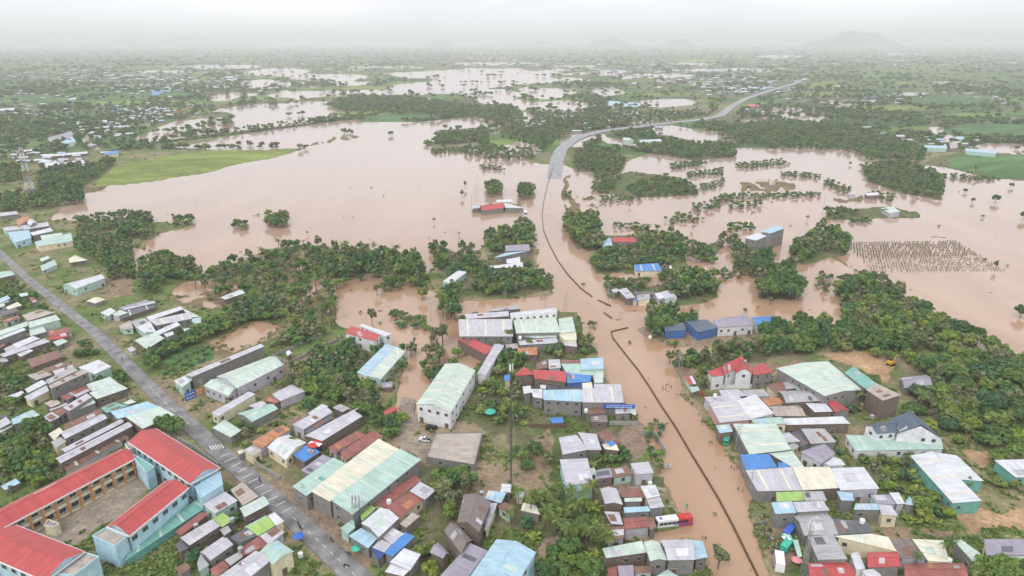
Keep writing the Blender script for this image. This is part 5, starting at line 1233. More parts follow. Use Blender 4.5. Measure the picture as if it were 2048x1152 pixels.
 ('925 296 1060 300 1070 320 980 322 930 312', 8, 1.1, 'bushy broad', .8), ('1060 228 1440 225 1430 245 1200 262 1080 250', 12, 1.3, 'broad bushy', .8), ('1220 262 1300 256 1310 275 1240 280', 9, 1.3, 'broad', .8),
 ('0 235 300 200 420 190 430 230 330 240 250 290 200 300 0 330', 23, 1.4, 'broad bushy', .8), ('230 300 300 280 420 265 560 248 700 228 700 236 560 258 420 278 300 292', 14, 1.2, 'broad', .8),
]
LONE = '''868 445 thin .6|478 452 broad 1|555 447 broad 1.3|780 272 broad 1.1|1990 405 broad 1.3|2045 440 broad 1.1|2040 634 broad 1.1|2022 375 bushy .9|1930 385 bushy .8|1945 405 bushy .7|1770 428 broad .9|1990 540 thin .8
918 470 thin .4|930 377 thin 1.0|1055 380 broad 1.3|1385 455 thin .9|1310 470 palm 1|1100 1030 palm 1.2|1190 1010 palm 1.2|1160 1050 palm 1.1|1130 1100 palm 1.1|1170 1100 palm 1.1|1060 1040 palm 1.0|1830 762 palm 1.1|1790 740 palm 1.0
1890 1110 palm 1.3|1895 1140 palm 1.0|1900 760 palm 1.0|1015 690 palm 1.1|950 645 broad 1.0|1825 1150 palm .8|1720 820 palm 1.0|1650 585 thin .8|745 650 thin 1.2|650 620 thin 1.1|755 590 thin 1.1|665 655 thin 1.0|1540 610 thin .6
925 395 thin .9|615 470 thin .4|1175 445 bushy .9|1260 415 thin .5|1135 438 thin .9|1925 975 bushy 1|1630 500 broad 1.1|1615 440 thin .6|845 600 bushy 1.2|780 575 bushy 1.3|905 735 bushy .9|830 690 thin .5|1965 435 bushy .5|1700 330 bushy .8
1690 780 palm .9|1745 770 bushy .9|915 715 bushy 1.0|1060 700 bushy 1.0|590 900 bushy .9|520 1120 bushy .6|1350 695 bushy .6|1490 625 bushy .5'''
TREES = []
rt = random.Random(3)
def poly_area(p): return abs(sum(p[i][0]*p[(i+1) % len(p)][1]-p[(i+1) % len(p)][0]*p[i][1] for i in range(len(p))))/2
for row in LONE.replace('\n', '|').split('|'):
    x, y, kd, s = row.split(); p = P(float(x), float(y), .3); TREES.append((p.x, p.y, kd, float(s), 1.0, 1))
for (pl, spc, sz, kds, lean) in VEG:
    pl = pts(pl); wp = [P(x, y, .5) for x, y in pl]; wp = [(p.x, p.y) for p in wp]; n = int(poly_area(wp)/(spc*spc)*1.9); kds = kds.split()
    x0, x1, y0, y1 = min(p[0] for p in wp), max(p[0] for p in wp), min(p[1] for p in wp), max(p[1] for p in wp)
    got = []; tries = 0
    A = np.array([[rt.uniform(x0, x1), rt.uniform(y0, y1)] for _ in range(min(9000, int(n*3.5*max(1, (x1-x0)*(y1-y0)/max(1, poly_area(wp))))))] or [[x0, y0]])
    ok = inside(A[:, 0], A[:, 1], wp)
    grid = {}
    for x, y in A[ok]:
        if any(in_foot(x+i, y+j) for i in (-1.6, 0, 1.6) for j in (-1.6, 0, 1.6)) or near_road(x, y, 5.5): continue
        g = (int(x//spc), int(y//spc))
        if any((x-a)**2+(y-b)**2 < (spc*.8)**2 for i in (-1, 0, 1) for j in (-1, 0, 1) for a, b in grid.get((g[0]+i, g[1]+j), [])): continue
        grid.setdefault(g, []).append((x, y)); TREES.append((x, y, rt.choice(kds), sz*rt.uniform(.7, 1.25), lean*rt.uniform(.85, 1.2), 0))
def tree_px(t):
    x, y = PX(t[0], t[1], .6); d = t[1]*cp_+HCAM*sp_; vis = -10 < x < 2058 and 80 < y < 1190; return (t[3]*FPX/d) if vis else 0
TREES.sort(key=lambda t: -(tree_px(t)+(100 if t[5] else 0)))
SZN = lambda s: 'small' if s < .85 else 'tall' if s > 1.3 else 'bushy'
cnt = dict(); rest = []
for t in TREES:
    x, y, kd, s, lean, lone = t; k = 'tree' if kd not in ('palm', 'banana') else kd
    if tree_px(t) == 0:
        if rt.random() < .5: rest.append(t)
        continue
    if cnt.get(k, 0) >= 296: rest.append(t); continue
    cnt[k] = cnt.get(k, 0)+1
    vs = TK[kd]; cm, tm = vs[rt.randrange(len(vs))]
    nm = {'palm': 'palm_tree', 'banana': 'banana_plant'}.get(kd, 'tree')
    root = empty(nm, (x, y, .2), rt.uniform(0, 6.28)); root.scale = (s*rt.uniform(.82, 1.2), s*rt.uniform(.82, 1.2), s*lean*rt.uniform(.85, 1.2))
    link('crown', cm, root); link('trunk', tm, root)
    base = {'palm': 'feathery coconut palm', 'banana': 'banana plants'}.get(kd) or '%s %s tree' % (SZN(s), KINDS_T[kd][1])
    thing(root, base, {'palm': 'palm tree', 'banana': 'banana plants'}.get(kd, 'tree'), {'palm': 'coconut palms', 'banana': 'banana clumps'}.get(kd, 'trees in and around the flooded town'))
# stuff scattered by geometry nodes: points carry size and turn
def scatter(name, P3, scale, rotz, src, seed=0):
    me = bpy.data.meshes.new(name); me.vertices.add(len(P3)); me.vertices.foreach_set('co', np.array(P3, dtype=np.float32).ravel())
    a = me.attributes.new('sz', 'FLOAT_VECTOR', 'POINT'); a.data.foreach_set('vector', np.array(scale, dtype=np.float32).ravel())
    a = me.attributes.new('rz', 'FLOAT_VECTOR', 'POINT'); rv = np.zeros((len(P3), 3), np.float32); rv[:, 2] = rotz; a.data.foreach_set('vector', rv.ravel())
    a = me.attributes.new('pick', 'INT', 'POINT'); a.data.foreach_set('value', np.random.RandomState(seed).randint(0, len(src), len(P3)).astype(np.int32))
    o = link(name, me); o['kind'] = 'stuff'
    g = bpy.data.node_groups.new(name, 'GeometryNodeTree'); g.interface.new_socket('Geometry', in_out='INPUT', socket_type='NodeSocketGeometry'); g.interface.new_socket('Geometry', in_out='OUTPUT', socket_type='NodeSocketGeometry')
    n = g.nodes; l = g.links; gi = n.new('NodeGroupInput'); go = n.new('NodeGroupOutput'); j = n.new('GeometryNodeJoinGeometry')
    def na(nm_, ty): x = n.new('GeometryNodeInputNamedAttribute'); x.data_type = ty; x.inputs['Name'].default_value = nm_; return x.outputs[0]
    sz = na('sz', 'FLOAT_VECTOR'); rz = na('rz', 'FLOAT_VECTOR'); pk = na('pick', 'INT')
    for i, ob in enumerate(src):
        oi = n.new('GeometryNodeObjectInfo'); oi.inputs[0].default_value = ob; oi.transform_space = 'ORIGINAL'; oi.inputs['As Instance'].default_value = True
        ip = n.new('GeometryNodeInstanceOnPoints'); cm_ = n.new('FunctionNodeCompare'); cm_.data_type = 'INT'; cm_.operation = 'EQUAL'; cm_.inputs[3].default_value = i
        l.new(pk, cm_.inputs[2]); l.new(cm_.outputs[0], ip.inputs['Selection']); l.new(gi.outputs[0], ip.inputs['Points']); l.new(oi.outputs['Geometry'], ip.inputs['Instance']); l.new(rz, ip.inputs['Rotation']); l.new(sz, ip.inputs['Scale']); l.new(ip.outputs[0], j.inputs[0])
    l.new(j.outputs[0], go.inputs[0]); md = o.modifiers.new('scatter', 'NODES'); md.node_group = g; return o
# whole trees as single meshes for the masses farther off: each source is itself one of the lone trees out on the plain
def lone_tree(kd, px, py, s, i, base):
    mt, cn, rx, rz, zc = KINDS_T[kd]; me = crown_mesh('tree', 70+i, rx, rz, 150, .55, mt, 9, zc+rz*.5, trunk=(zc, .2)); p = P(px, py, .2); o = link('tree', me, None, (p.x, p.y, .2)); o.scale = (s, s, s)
    thing(o, base, 'tree', 'trees in and around the flooded town'); return o
srcT = [lone_tree('broad', 783, 271, 1.2, 0, 'lone dark green tree'), lone_tree('bushy', 1013, 262, 1.2, 1, 'lone mid green tree'), lone_tree('broad', 1650, 250, 1.4, 2, 'lone dark green tree'), lone_tree('thin', 1950, 345, 1.2, 3, 'lone olive tree')]
pos = []; scl = []; rot = []
for t in rest: pos.append((t[0], t[1], .2)); scl.append((t[3], t[3], t[3]*t[4])); rot.append(rt.uniform(0, 6.28))
rs = np.random.RandomState(11)
def classify_pts(px, py):
    X = []; Y = []
    v = (py-576)/FPX; tt = HCAM/(sp_+v*cp_); X = tt*(px-1024)/FPX; Y = tt*(cp_-v*sp_)
    wx, wy = warp(X, Y, None, None); c, nm = classify(wx, wy)
    a_ = .35; wqq = fbm(X/300, Y/300, 21)*120; Xr_ = X*math.cos(a_)+Y*math.sin(a_); Yr_ = -X*math.sin(a_)+Y*math.cos(a_); hh = cellhash((Xr_+wqq)/61, (Yr_-wqq)/110, 8)
    wn_ = fbm(X/260, Y/420, 33, 5); cen_ = np.exp(-((wx-1050)/520)**2)*np.clip((wy-112)/30, 0, 1); wet_ = (c == nm.index('far')) & (hh*.55+wn_*1.1+cen_*.27 > .74)
    h1_ = cellhash((Xr_+wqq)/140, (Yr_+wqq)/75, 4)
    return X, Y, c, nm, wet_, h1_, Xr_, Yr_, wqq
# far plain: trees in belts and groves
n = 46000; px_ = rs.uniform(-120, 2170, n); py_ = 93 + (rs.uniform(0, 1, n)**1.15)*(310-93)
X, Y, c, nm, wet_, h1_, Xr_, Yr_, wqq = classify_pts(px_, py_)
edge = np.minimum(np.abs(((Xr_+wqq)/140) % 1-.5), 9) > .455; edge2 = np.abs(((Yr_+wqq)/75) % 1-.5) > .45
grove = fbm(X/160, Y/240, 77, 4) > .07
ok = (c == nm.index('far')) & ~wet_ & ((grove & (rs.rand(n) < .6)) | ((edge | edge2) & (rs.rand(n) < .4)) | (rs.rand(n) < .05)) & (py_ < 308)
wl = (c == nm.index('wat')) & (py_ < 300) & (py_ > 110) & (fbm(X/90, Y/130, 81, 4) > .1) & (rs.rand(n) < .3)
ok = ok | wl
for x, y in zip(X[ok], Y[ok]):
    if y < 2600 and near_road(x, y, 1): continue
    s = (.8+rs.rand()*.9)*(1+max(0, y-900)/2600); pos.append((x, y, 0)); scl.append((s*1.25, s*1.25, s*.8*(1 if y < 2500 else .8))); rot.append(rs.uniform(0, 6.28))
print('far trees', int(ok.sum()), 'rest', len(rest), 'things', {k: v for k, v in cnt.items()})
scatter('distant_woods', pos, scl, rot, srcT, 5)
# undergrowth on the town's land, shrubs on the spits
def bush_mesh(seed, leafn=46):
    return crown_mesh('shrub', seed, 1.0, .7, leafn, .26, F_SHR, 4, .3, core=True)
srcS = []
for i, (x, y) in enumerate(((1470, 770), (560, 868), (1760, 1020))):
    p = P(x, y, .5); o = link('shrub', bush_mesh(90+i), None, (p.x, p.y, .5)); thing(o, 'low leafy shrub', 'shrub', 'low shrubs'); srcS.append(o)
n = 90000; px_ = rs.uniform(-60, 2110, n); py_ = 300 + rs.uniform(0, 1, n)**.8*(1185-300)
X, Y, c, nm, *_r = classify_pts(px_, py_)
den = dict(gra=.6, shr=.75, sha=.5, dir=.28, ora=.02, mud=.02, con=.01, far=.3, fld=.02, ric=.01, wat=.003)
pr = np.zeros(n)
for k, v in den.items():
    if k in nm: pr[c == nm.index(k)] = v
cl_ = np.clip(.5+fbm(X/11, Y/11, 91, 3)*4, 0, 1.6)
ok = rs.rand(n) < pr*np.where(c == nm.index('wat'), 1, cl_)
pos = []; scl = []; rot = []
for x, y in zip(X[ok], Y[ok]):
    if in_foot(x, y) or near_road(x, y, 4.6): continue
    s = (.35+rs.rand()**2*1.2)*(1+max(0, y-350)/700); pos.append((x, y, .35)); scl.append((s, s, s*.8)); rot.append(rs.uniform(0, 6.28))
print('shrubs', len(pos)); scatter('undergrowth', pos, scl, rot, srcS, 6)
# ------------------------------------------------------------ small far houses
hn = 0; VC = [(300, 225, 60, 10, 26), (215, 250, 40, 12, 18), (120, 320, 40, 18, 10), (60, 230, 60, 10, 8), (330, 175, 60, 10, 18), (250, 150, 120, 10, 18), (1520, 178, 70, 9, 26), (1450, 165, 80, 8, 14), (1500, 230, 60, 12, 10), (1250, 255, 60, 12, 10), (1880, 285, 80, 12, 9),
      (1810, 195, 50, 6, 10), (700, 110, 300, 12, 22), (1200, 128, 200, 12, 20), (1750, 120, 200, 12, 16), (1150, 245, 80, 14, 8), (200, 120, 150, 12, 12), (1120, 285, 30, 12, 4), (150, 250, 60, 10, 9), (380, 145, 60, 8, 10), (1960, 145, 80, 20, 8)]
hm_cache = {}
def far_house(col, l, w, h):
    k = (col, l, w, h)
    if k not in hm_cache:
        mb = MB(); mb.box((0, 0, h/2-.25), (l*.94, w*.92, h+.5), 1); r = w*.16
        for s in (1, -1): mb.face([(-l/2, s*w/2, h), (l/2, s*w/2, h), (l/2, 0, h+r), (-l/2, 0, h+r)][::s], 0)
        for s in (1, -1): mb.face([(s*l*.47, -w/2*.9, h), (s*l*.47, w/2*.9, h), (s*l*.47, 0, h+r*.9)][::s], 1)
        hm_cache[k] = mb.mesh('farmhouse', [RM[col], WALL['grey']])
    return hm_cache[k]
for cx, cy, rx, ry, k in VC:
    for i in range(k):
        x, y = rt.gauss(cx, rx*.6), rt.gauss(cy, ry*.5); y = max(98, y)
        col = rt.choice('WWWwwSGMgBR' if i % 3 else 'WWS'); l = rt.choice((9, 13, 18)) if y > 140 else rt.choice((22, 30)); w = rt.choice((6, 8)) if y > 140 else 12
        p = P(x, y, .5); cc_, nn_ = classify(*warp(np.array([p.x]), np.array([p.y]), None, None))
        if (nn_[cc_[0]] == 'wat' and rt.random() < .7) or near_road(p.x, p.y, 8): continue
        o = link('farmhouse', far_house(col, l, w, 3.2 if y > 140 else 5), None, (p.x, p.y, .4), rt.choice((0, .3, -.4, 1.2, 1.6)))
        thing(o, '%s %s farmhouse' % ('long' if l in (18, 30) else 'small', CW[col]), 'farmhouse', 'far farmhouses on the plain', (x, y)); hn += 1
# countless rooftops of the villages out on the plain
mbr = [MB() for _ in range(4)]; rc_ = 0
for cx, cy, rx, ry, k in [(300, 228, 90, 16, 90), (200, 262, 60, 14, 50), (90, 200, 120, 40, 50), (320, 180, 110, 14, 80), (250, 150, 220, 14, 90), (470, 158, 60, 8, 30), (1510, 180, 90, 10, 110), (1440, 165, 120, 10, 60), (1550, 225, 90, 14, 30), (1250, 255, 100, 14, 30),
                         (1850, 280, 120, 14, 25), (1850, 200, 180, 16, 50), (700, 112, 500, 12, 90), (1200, 128, 300, 14, 110), (1750, 125, 320, 16, 110), (1150, 245, 120, 14, 20), (100, 315, 90, 22, 30), (1350, 150, 160, 12, 60)]:
    for i in range(k):
        x, y = rs.normal(cx, rx*.6), max(97, rs.normal(cy, ry*.55)); p = P(x, y, .5); cc_, nn_ = classify(*warp(np.array([p.x]), np.array([p.y]), None, None))
        if nn_[cc_[0]] in ('wat', 'ric', 'fld') or near_road(p.x, p.y, 8): continue
        f_ = 1+max(0, p.y-1500)/2500; l, w, h, a = rs.uniform(8, 18)*f_, rs.uniform(6, 10)*f_, 3.4*f_, rs.choice([0, .3, -.4, 1.3]); ca, sa = math.cos(a), math.sin(a); c = rs.choice(4, p=[.55, .2, .15, .1]); m_ = mbr[0]; rc_ += 1
        R_ = lambda u, v, z: (p.x+u*ca-v*sa, p.y+u*sa+v*ca, z)
        for s in (1, -1): m_.face([R_(-l/2, s*w/2, h), R_(l/2, s*w/2, h), R_(l/2, 0, h+w*.15), R_(-l/2, 0, h+w*.15)][::s], int(c))
        for s in (1, -1): m_.face([R_(-l/2, s*w*.46, 0), R_(l/2, s*w*.46, 0), R_(l/2, s*w*.46, h), R_(-l/2, s*w*.46, h)], 4); m_.face([R_(s*l*.48, -w*.46, 0), R_(s*l*.48, w*.46, 0), R_(s*l*.48, w*.46, h), R_(s*l*.48, -w*.46, h)], 4)
dr = build(mbr[0], 'distant_rooftops', [RM['W'], RM['w'], RM['S'], RM['b'], WALL['grey']]); dr['kind'] = 'stuff'
print('farmhouses', hn, 'rooftops', rc_)
# ------------------------------------------------------------ vehicles, people, poles, towers, signs
def at(x, y, z=.6): return P(x, y, z)
def yaw_px(a, b): A = P(*a); B = P(*b); return math.atan2(B.y-A.y, B.x-A.x)
def wheels(root, xs, y, r, w=.25):
    mb = MB(); mb.tube((0, -w/2, 0), (0, w/2, 0), r, r, 12); tm = mb.mesh('wheel', [MBLACK]); hb = MB(); hb.tube((0, -w/2-.02, 0), (0, w/2+.02, 0), r*.5, r*.5, 8); hm2 = hb.mesh('hub', [MSTEEL])
    for x in xs:
        for s in (-1, 1): o = link('wheel', tm, root, (x, s*y, r)); link('hub', hm2, o)
def car(px, py, ang, body, label, kind='suv'):
    p = at(px, py, .68); root = empty('car', (p.x, p.y, .68), ang); thing(root, label, 'car', None, None, True)
    Lc, Wc = (4.7, 1.85); mb = MB()
    prof = [(-2.3, .35), (2.3, .35), (2.32, .75), (2.0, 1.0), (1.25, 1.08), (-2.25, 1.12 if kind == 'suv' else 1.0), (-2.3, .8)]
    for i in range(len(prof)):
        a, b = prof[i], prof[(i+1) % len(prof)]; mb.face([(a[0], -Wc/2, a[1]), (b[0], -Wc/2, b[1]), (b[0], Wc/2, b[1]), (a[0], Wc/2, a[1])])
    mb.face([(a[0], -Wc/2, a[1]) for a in prof][::-1]); mb.face([(a[0], Wc/2, a[1]) for a in prof]); build(mb, 'body', body, root)
    x0, x1 = (-2.1, 1.1) if kind == 'suv' else (-.6, 1.1); cb = MB()
    lo = [(x0, -.85), (x1, -.85), (x1, .85), (x0, .85)]; hi = [(x0+.35, -.68), (x1-.75, -.68), (x1-.75, .68), (x0+.35, .68)]
    for i in range(4): j = (i+1) % 4; cb.face([(*lo[i], 1.05), (*lo[j], 1.05), (*hi[j], 1.65), (*hi[i], 1.65)])
    build(cb, 'windows', MGLASS, root); rb = MB(); rb.box(((x0+x1)/2-.2, 0, 1.68), (x1-x0-1.0, 1.38, .07)); build(rb, 'roof', body, root)
    if kind == 'pickup':
        bd = MB(); bd.box((-1.5, 0, 1.06), (1.4, 1.5, .06)); build(bd, 'cargo_bed', MBLACK, root)
    for s in (-1, 1): hl = MB(); hl.box((2.3, s*.68, .8), (.06, .35, .18)); build(hl, 'headlight', MWHITE, root)
    wheels(root, (-1.45, 1.45), Wc/2-.1, .36); return root
car(863, 858, yaw_px((856, 858), (872, 857)), col_mat('black_car_paint', (.015, .016, .02), .25, 0, 1, .1), 'black car parked nearer by the white gymnasium front')
car(882, 848, yaw_px((874, 846), (890, 850)), col_mat('dark_green_car_paint', (.02, .035, .035), .25, 0, 1, .1), 'dark green car parked tight against the white gymnasium')
car(850, 882, yaw_px((860, 884), (840, 880)), col_mat('white_car_paint', (.75, .75, .76), .3, 0, 1, .08), 'white pickup truck parked on the wet yard', 'pickup')
def coach(px, py, ang, label, Lb=11.5, m1=MWHITE, m2=MREDP, z=-.35, name='bus', cat='bus'):
    p = at(px, py, .3); root = empty(name, (p.x, p.y, z), ang); thing(root, label, cat, None, None, True); W2 = 1.25
    def seg(x0, x1, mat, nm='body'):
        mb = MB(); mb.box(((x0+x1)/2, 0, 1.85), (x1-x0, 2.5, 2.9), 0, 0, .96); build(mb, nm, mat, root)
    seg(-Lb/2, Lb*.1, m1, 'front_body'); seg(Lb*.1, Lb/2, m2, 'rear_body')
    for s in (-1, 1):
        for k in range(7): wb = MB(); wb.box((-Lb/2+1.2+k*(Lb-2)/7, s*1.235, 2.15), ((Lb-2)/7-.14, .06, .85)); build(wb, 'window', MGLASS, root)
        sb = MB(); sb.box((Lb*.22, s*1.26, 1.35), (Lb*.5, .04, .35)); build(sb, 'stripe', MBLUEP, root)
    fb = MB(); fb.box((-Lb/2-.0, 0, 2.1), (.06, 2.1, 1.4)); build(fb, 'windscreen', MGLASS, root)
    hb = MB(); hb.box((-Lb*.25, 0, 3.38), (2.2, 1.4, .22)); build(hb, 'roof_hatch', MWHITE, root); hb = MB(); hb.box((Lb*.2, 0, 3.38), (1.8, 1.3, .2)); build(hb, 'roof_hatch', m2, root)
    cb = MB(); cb.box((-Lb*.36, .1, 3.33), (1.0, 1.2, .08)); build(cb, 'roof_emblem', MBLUEP, root)
    for s in (-1, 1): mr = MB(); mr.tube((-Lb/2-.1, s*1.15, 2.9), (-Lb/2-.5, s*1.35, 2.4), .05, .05, 5); build(mr, 'mirror', MBLACK, root)
    for s in (-1, 1): mr = MB(); mr.box((-Lb/2-.02, s*.9, .9), (.08, .4, .2)); build(mr, 'headlight', MWHITE, root)
    wheels(root, (-Lb*.32, Lb*.28), 1.1, .5, .3)
coach(1347, 1048, yaw_px((1318, 1052), (1378, 1044)), 'white and red coach driving through flood water past shops')
coach(1557, 1133, yaw_px((1559, 1150), (1555, 1112))+math.pi, 'white minibus standing on the wet road edge beside the crowd', 5.6, MWHITE, MWHITE, .3, 'minibus', 'minibus')
coach(1051, 429, yaw_px((1051, 436), (1051, 422)), 'small white truck beside the pink roofed flood house', 6.5, MWHITE, MWHITE, -.3, 'truck', 'truck')
def lorry(px, py, ang, label, mat):
    p = at(px, py, .5); root = empty('truck', (p.x, p.y, .3), ang); thing(root, label, 'truck', None, None, True)
    mb = MB(); mb.box((.9, 0, 1.7), (4.2, 2.1, 1.9)); build(mb, 'cargo_box', mat, root); mb = MB(); mb.box((-2.0, 0, 1.35), (1.4, 2.0, 1.9), 0, 0, .9); build(mb, 'cab', mat, root)
    mb = MB(); mb.box((-2.68, 0, 1.75), (.08, 1.7, .7)); build(mb, 'windscreen', MGLASS, root); mb = MB(); mb.box((0, 0, .6), (5.6, 1.0, .2)); build(mb, 'chassis', MBLACK, root); wheels(root, (-1.9, 1.6), .95, .42)
lorry(1452, 884, yaw_px((1450, 894), (1454, 874)), 'green truck nosed out of the flooded shopfront', MTEALP); lorry(1578, 1068, yaw_px((1584, 1060), (1572, 1076)), 'blue truck parked on the muddy roadside among the crowd', MBLUEP)
lorry(1574, 1096, yaw_px((1586, 1080), (1560, 1112)), 'teal covered truck parked beside the grey roofed hall', MTEALP)
# excavator
p = at(1781, 730); ex = empty('excavator', (p.x, p.y, .6), .5); thing(ex, 'yellow excavator with raised boom on the orange earth', 'excavator', None, None, True)
for s in (-1, 1): mb = MB(); mb.box((0, s*1.0, .45), (3.6, .55, .8), 0, 0, .9); build(mb, 'track', MBLACK, ex)
mb = MB(); mb.box((-.4, 0, 1.5), (3.0, 2.3, 1.1)); build(mb, 'body', MYEL, ex); mb = MB(); mb.box((.6, .6, 2.4), (1.3, 1.0, 1.3)); build(mb, 'cab', MGLASS, ex)
mb = MB(); mb.tube((1.0, 0, 1.7), (3.6, 0, 4.0), .28, .22, 6); mb.tube((3.6, 0, 4.0), (5.4, 0, 2.0), .2, .15, 6); build(mb, 'boom', MYEL, ex); mb = MB(); mb.box((5.5, 0, 1.5), (.9, .9, .8), 0, 0, .6); build(mb, 'bucket', MSTEEL, ex)
# people: one continuous skinned body, baked once per pose, clothed by material zones
SKIN = col_mat('skin', (.35, .2, .13), .6)
CLO = {k: col_mat('cloth_'+k, v, .9) for k, v in dict(pale=(.62, .62, .66), red=(.45, .06, .06), blue=(.08, .14, .35), dark=(.05, .05, .06), yellow=(.6, .45, .1), green=(.1, .28, .16)).items()}
def body_mesh(pose, shirt, legs):
    st = {'stand': (.12, -.12, 0), 'walk': (.12, -.12, .28), 'wade': (.14, -.14, .18)}[pose]; s = st[2]
    V = [(0, 0, .95), (0, 0, 1.18), (0, 0, 1.42), (0, 0, 1.53), (0, 0.02, 1.68), (0, 0.01, 1.78), (.11, s*.5, .52), (.12, s, .06), (.12, s+.14, .03), (-.11, -s*.5, .52), (-.12, -s, .06), (-.12, -s+.14, .03),
         (.2, 0, 1.40), (.27, -s*.4, 1.14), (.28, -s*.4+.14, .92), (-.2, 0, 1.40), (-.27, s*.4, 1.14), (-.28, s*.4+.14, .92), (.09, 0, .93), (-.09, 0, .93)]
    E = [(0, 1), (1, 2), (2, 3), (3, 4), (4, 5), (0, 18), (18, 6), (6, 7), (7, 8), (0, 19), (19, 9), (9, 10), (10, 11), (2, 12), (12, 13), (13, 14), (2, 15), (15, 16), (16, 17)]
    R = [.14, .13, .16, .06, .105, .08, .07, .05, .05, .07, .05, .05, .065, .05, .035, .065, .05, .035, .09, .09]
    me = bpy.data.meshes.new('person'); me.from_pydata(V, E, []); o = bpy.data.objects.new('tmp', me); C.objects.link(o); o.modifiers.new('s', 'SKIN')
    for i, r in enumerate(R): me.skin_vertices[0].data[i].radius = (r, r*.75 if i < 3 else r); me.skin_vertices[0].data[i].use_root = i == 0
    o.modifiers.new('u', 'SUBSURF').levels = 1
    dg = bpy.context.evaluated_depsgraph_get(); m2 = bpy.data.meshes.new_from_object(o.evaluated_get(dg)); bpy.data.objects.remove(o)
    m2.materials.clear()
    for m in (SKIN, CLO[shirt], CLO[legs], MBLACK): m2.materials.append(m)
    for f in m2.polygons:
        z = f.center.z; f.material_index = 3 if z > 1.73 else 0 if z > 1.5 else (1 if z > .95 and not (abs(f.center.x) > .22 and z < 1.12) else (0 if abs(f.center.x) > .22 and z > .85 else (2 if z > .1 else 0))); f.use_smooth = True
    return m2
BM = {}
def person(x, y, pose='wade', shirt='pale', legs='dark', z=-.35, lab=None, rz=None):
    k = (pose, shirt, legs)
    if k not in BM: BM[k] = body_mesh(*k)
    p = at(x, y, .3); o = link('person', BM[k], None, (p.x, p.y, z), rt.uniform(0, 6.28) if rz is None else rz)
    thing(o, lab or 'person in %s shirt %s' % (shirt, {'wade': 'wading', 'walk': 'walking', 'stand': 'standing'}[pose]), 'person', 'people in and beside the flood', (x, y))
for x, y, s in ((1327, 772, 'pale'), (1333, 771, 'dark'), (1338, 769, 'blue'), (1325, 778, 'red'), (1331, 779, 'dark'), (1337, 783, 'pale'), (1342, 775, 'dark'), (1354, 788, 'yellow'), (1369, 791, 'dark'), (1462, 935, 'red'), (1468, 938, 'dark'), (1474, 936, 'red'), (1476, 979, 'dark'),
                (1485, 981, 'yellow'), (1451, 911, 'pale'), (1405, 1075, 'yellow'), (1411, 1078, 'dark'), (1101, 388, 'dark'), (1092, 432, 'dark'), (1106, 436, 'yellow'), (1152, 655, 'dark'), (1164, 668, 'dark'), (1298, 758, 'yellow'), (1440, 855, 'dark'), (1398, 830, 'dark')):
    person(x, y, 'wade', s)
for i in range(34):
    t = i/34; x = 1520+t*28+rt.uniform(-5, 6); y = 1040+t*72+rt.uniform(-3, 3); person(x, y, 'stand' if i % 3 else 'walk', rt.choice(['pale', 'red', 'blue', 'dark', 'pale', 'pale', 'yellow', 'green']), rt.choice(['dark', 'blue']), .25)
# motorbikes with riders
def moto(x, y, ang, col, lab, rider=True):
    p = at(x, y, .87); r = empty('motorbike', (p.x, p.y, .87), ang); thing(r, lab, 'motorbike', 'motorbikes about the town', (x, y))
    mb = MB()
    for dx in (-.62, .62):
        wb = MB(); wb.tube((dx, -.05, .3), (dx, .05, .3), .3, .3, 10); build(wb, 'wheel', MBLACK, r)
    mb.tube((-.6, 0, .55), (.3, 0, .6), .16, .14, 6); mb.tube((.3, 0, .6), (.55, 0, .95), .1, .06, 5); build(mb, 'body', col, r)
    mb = MB(); mb.box((-.25, 0, .78), (.7, .26, .1)); build(mb, 'seat', MBLACK, r); mb = MB(); mb.tube((.5, -.32, 1.0), (.5, .32, 1.0), .03, .03, 4); build(mb, 'handlebar', MSTEEL, r)
    if rider:
        k = ('stand', rt.choice(['red', 'dark', 'blue', 'pale']), 'dark')
        if k not in BM: BM[k] = body_mesh(*k)
        o = link('person', BM[k], None, (p.x-.15*math.cos(ang), p.y-.15*math.sin(ang), .87+.02), ang-math.pi/2); thing(o, 'motorbike rider in %s shirt' % k[1], 'person', 'motorbike riders', (x, y))
dirR = yaw_px((540, 990), (600, 1045))
for x, y, rd in ((164, 647, 1), (245, 720, 1), (395, 822, 1), (520, 962, 1), (598, 1052, 1), (602, 1058, 1), (697, 1108, 1), (693, 1133, 0), (664, 1083, 1), (118, 615, 1)):
    moto(x, y, dirR+(0 if rd else .6), rt.choice([MREDP, MBLUEP, MBLACK]), 'motorbike on the wet street' if rd else 'parked motorbike by the kerb', bool(rd))
for x, y in ((1097, 1091), (1094, 1115), (1073, 1131), (1541, 1062), (1533, 1046), (1523, 1036), (513, 915), (1551, 1094), (1545, 1080)):
    moto(x, y, rt.uniform(0, 3), rt.choice([MREDP, MWHITE, MBLACK]), 'parked motorbike', False)
# poles
pm_ = {}
def pole(x, y, h, lab='slim concrete power pole', arms=2, mat=MCONC, r=.16):
    p = at(x, y, .3); root = empty('utility_pole', (p.x, p.y, -.4), rt.uniform(-.4, .4)); thing(root, lab, 'pole', 'utility poles', (x, y))
    k = (h, arms, r)
    if k not in pm_:
        mb = MB(); mb.tube((0, 0, -.5), (0, 0, h), r, r*.55, 7); sh = mb.mesh('shaft', [mat]); am = MB(); am.box((0, 0, 0), (1.9, .12, .12)); a = am.mesh('crossarm', [MSTEEL]); im = MB(); im.tube((0, 0, 0), (0, 0, .3), .06, .04, 5); pm_[k] = (sh, a, im.mesh('insulator', [MWHITE]))
    sh, a, im = pm_[k]; link('shaft', sh, root)
    for i in range(arms):
        o = link('crossarm', a, root, (0, 0, h-.4-i*1.1))
        for dx in (-.85, .85): link('insulator', im, o, (dx, 0, .06))
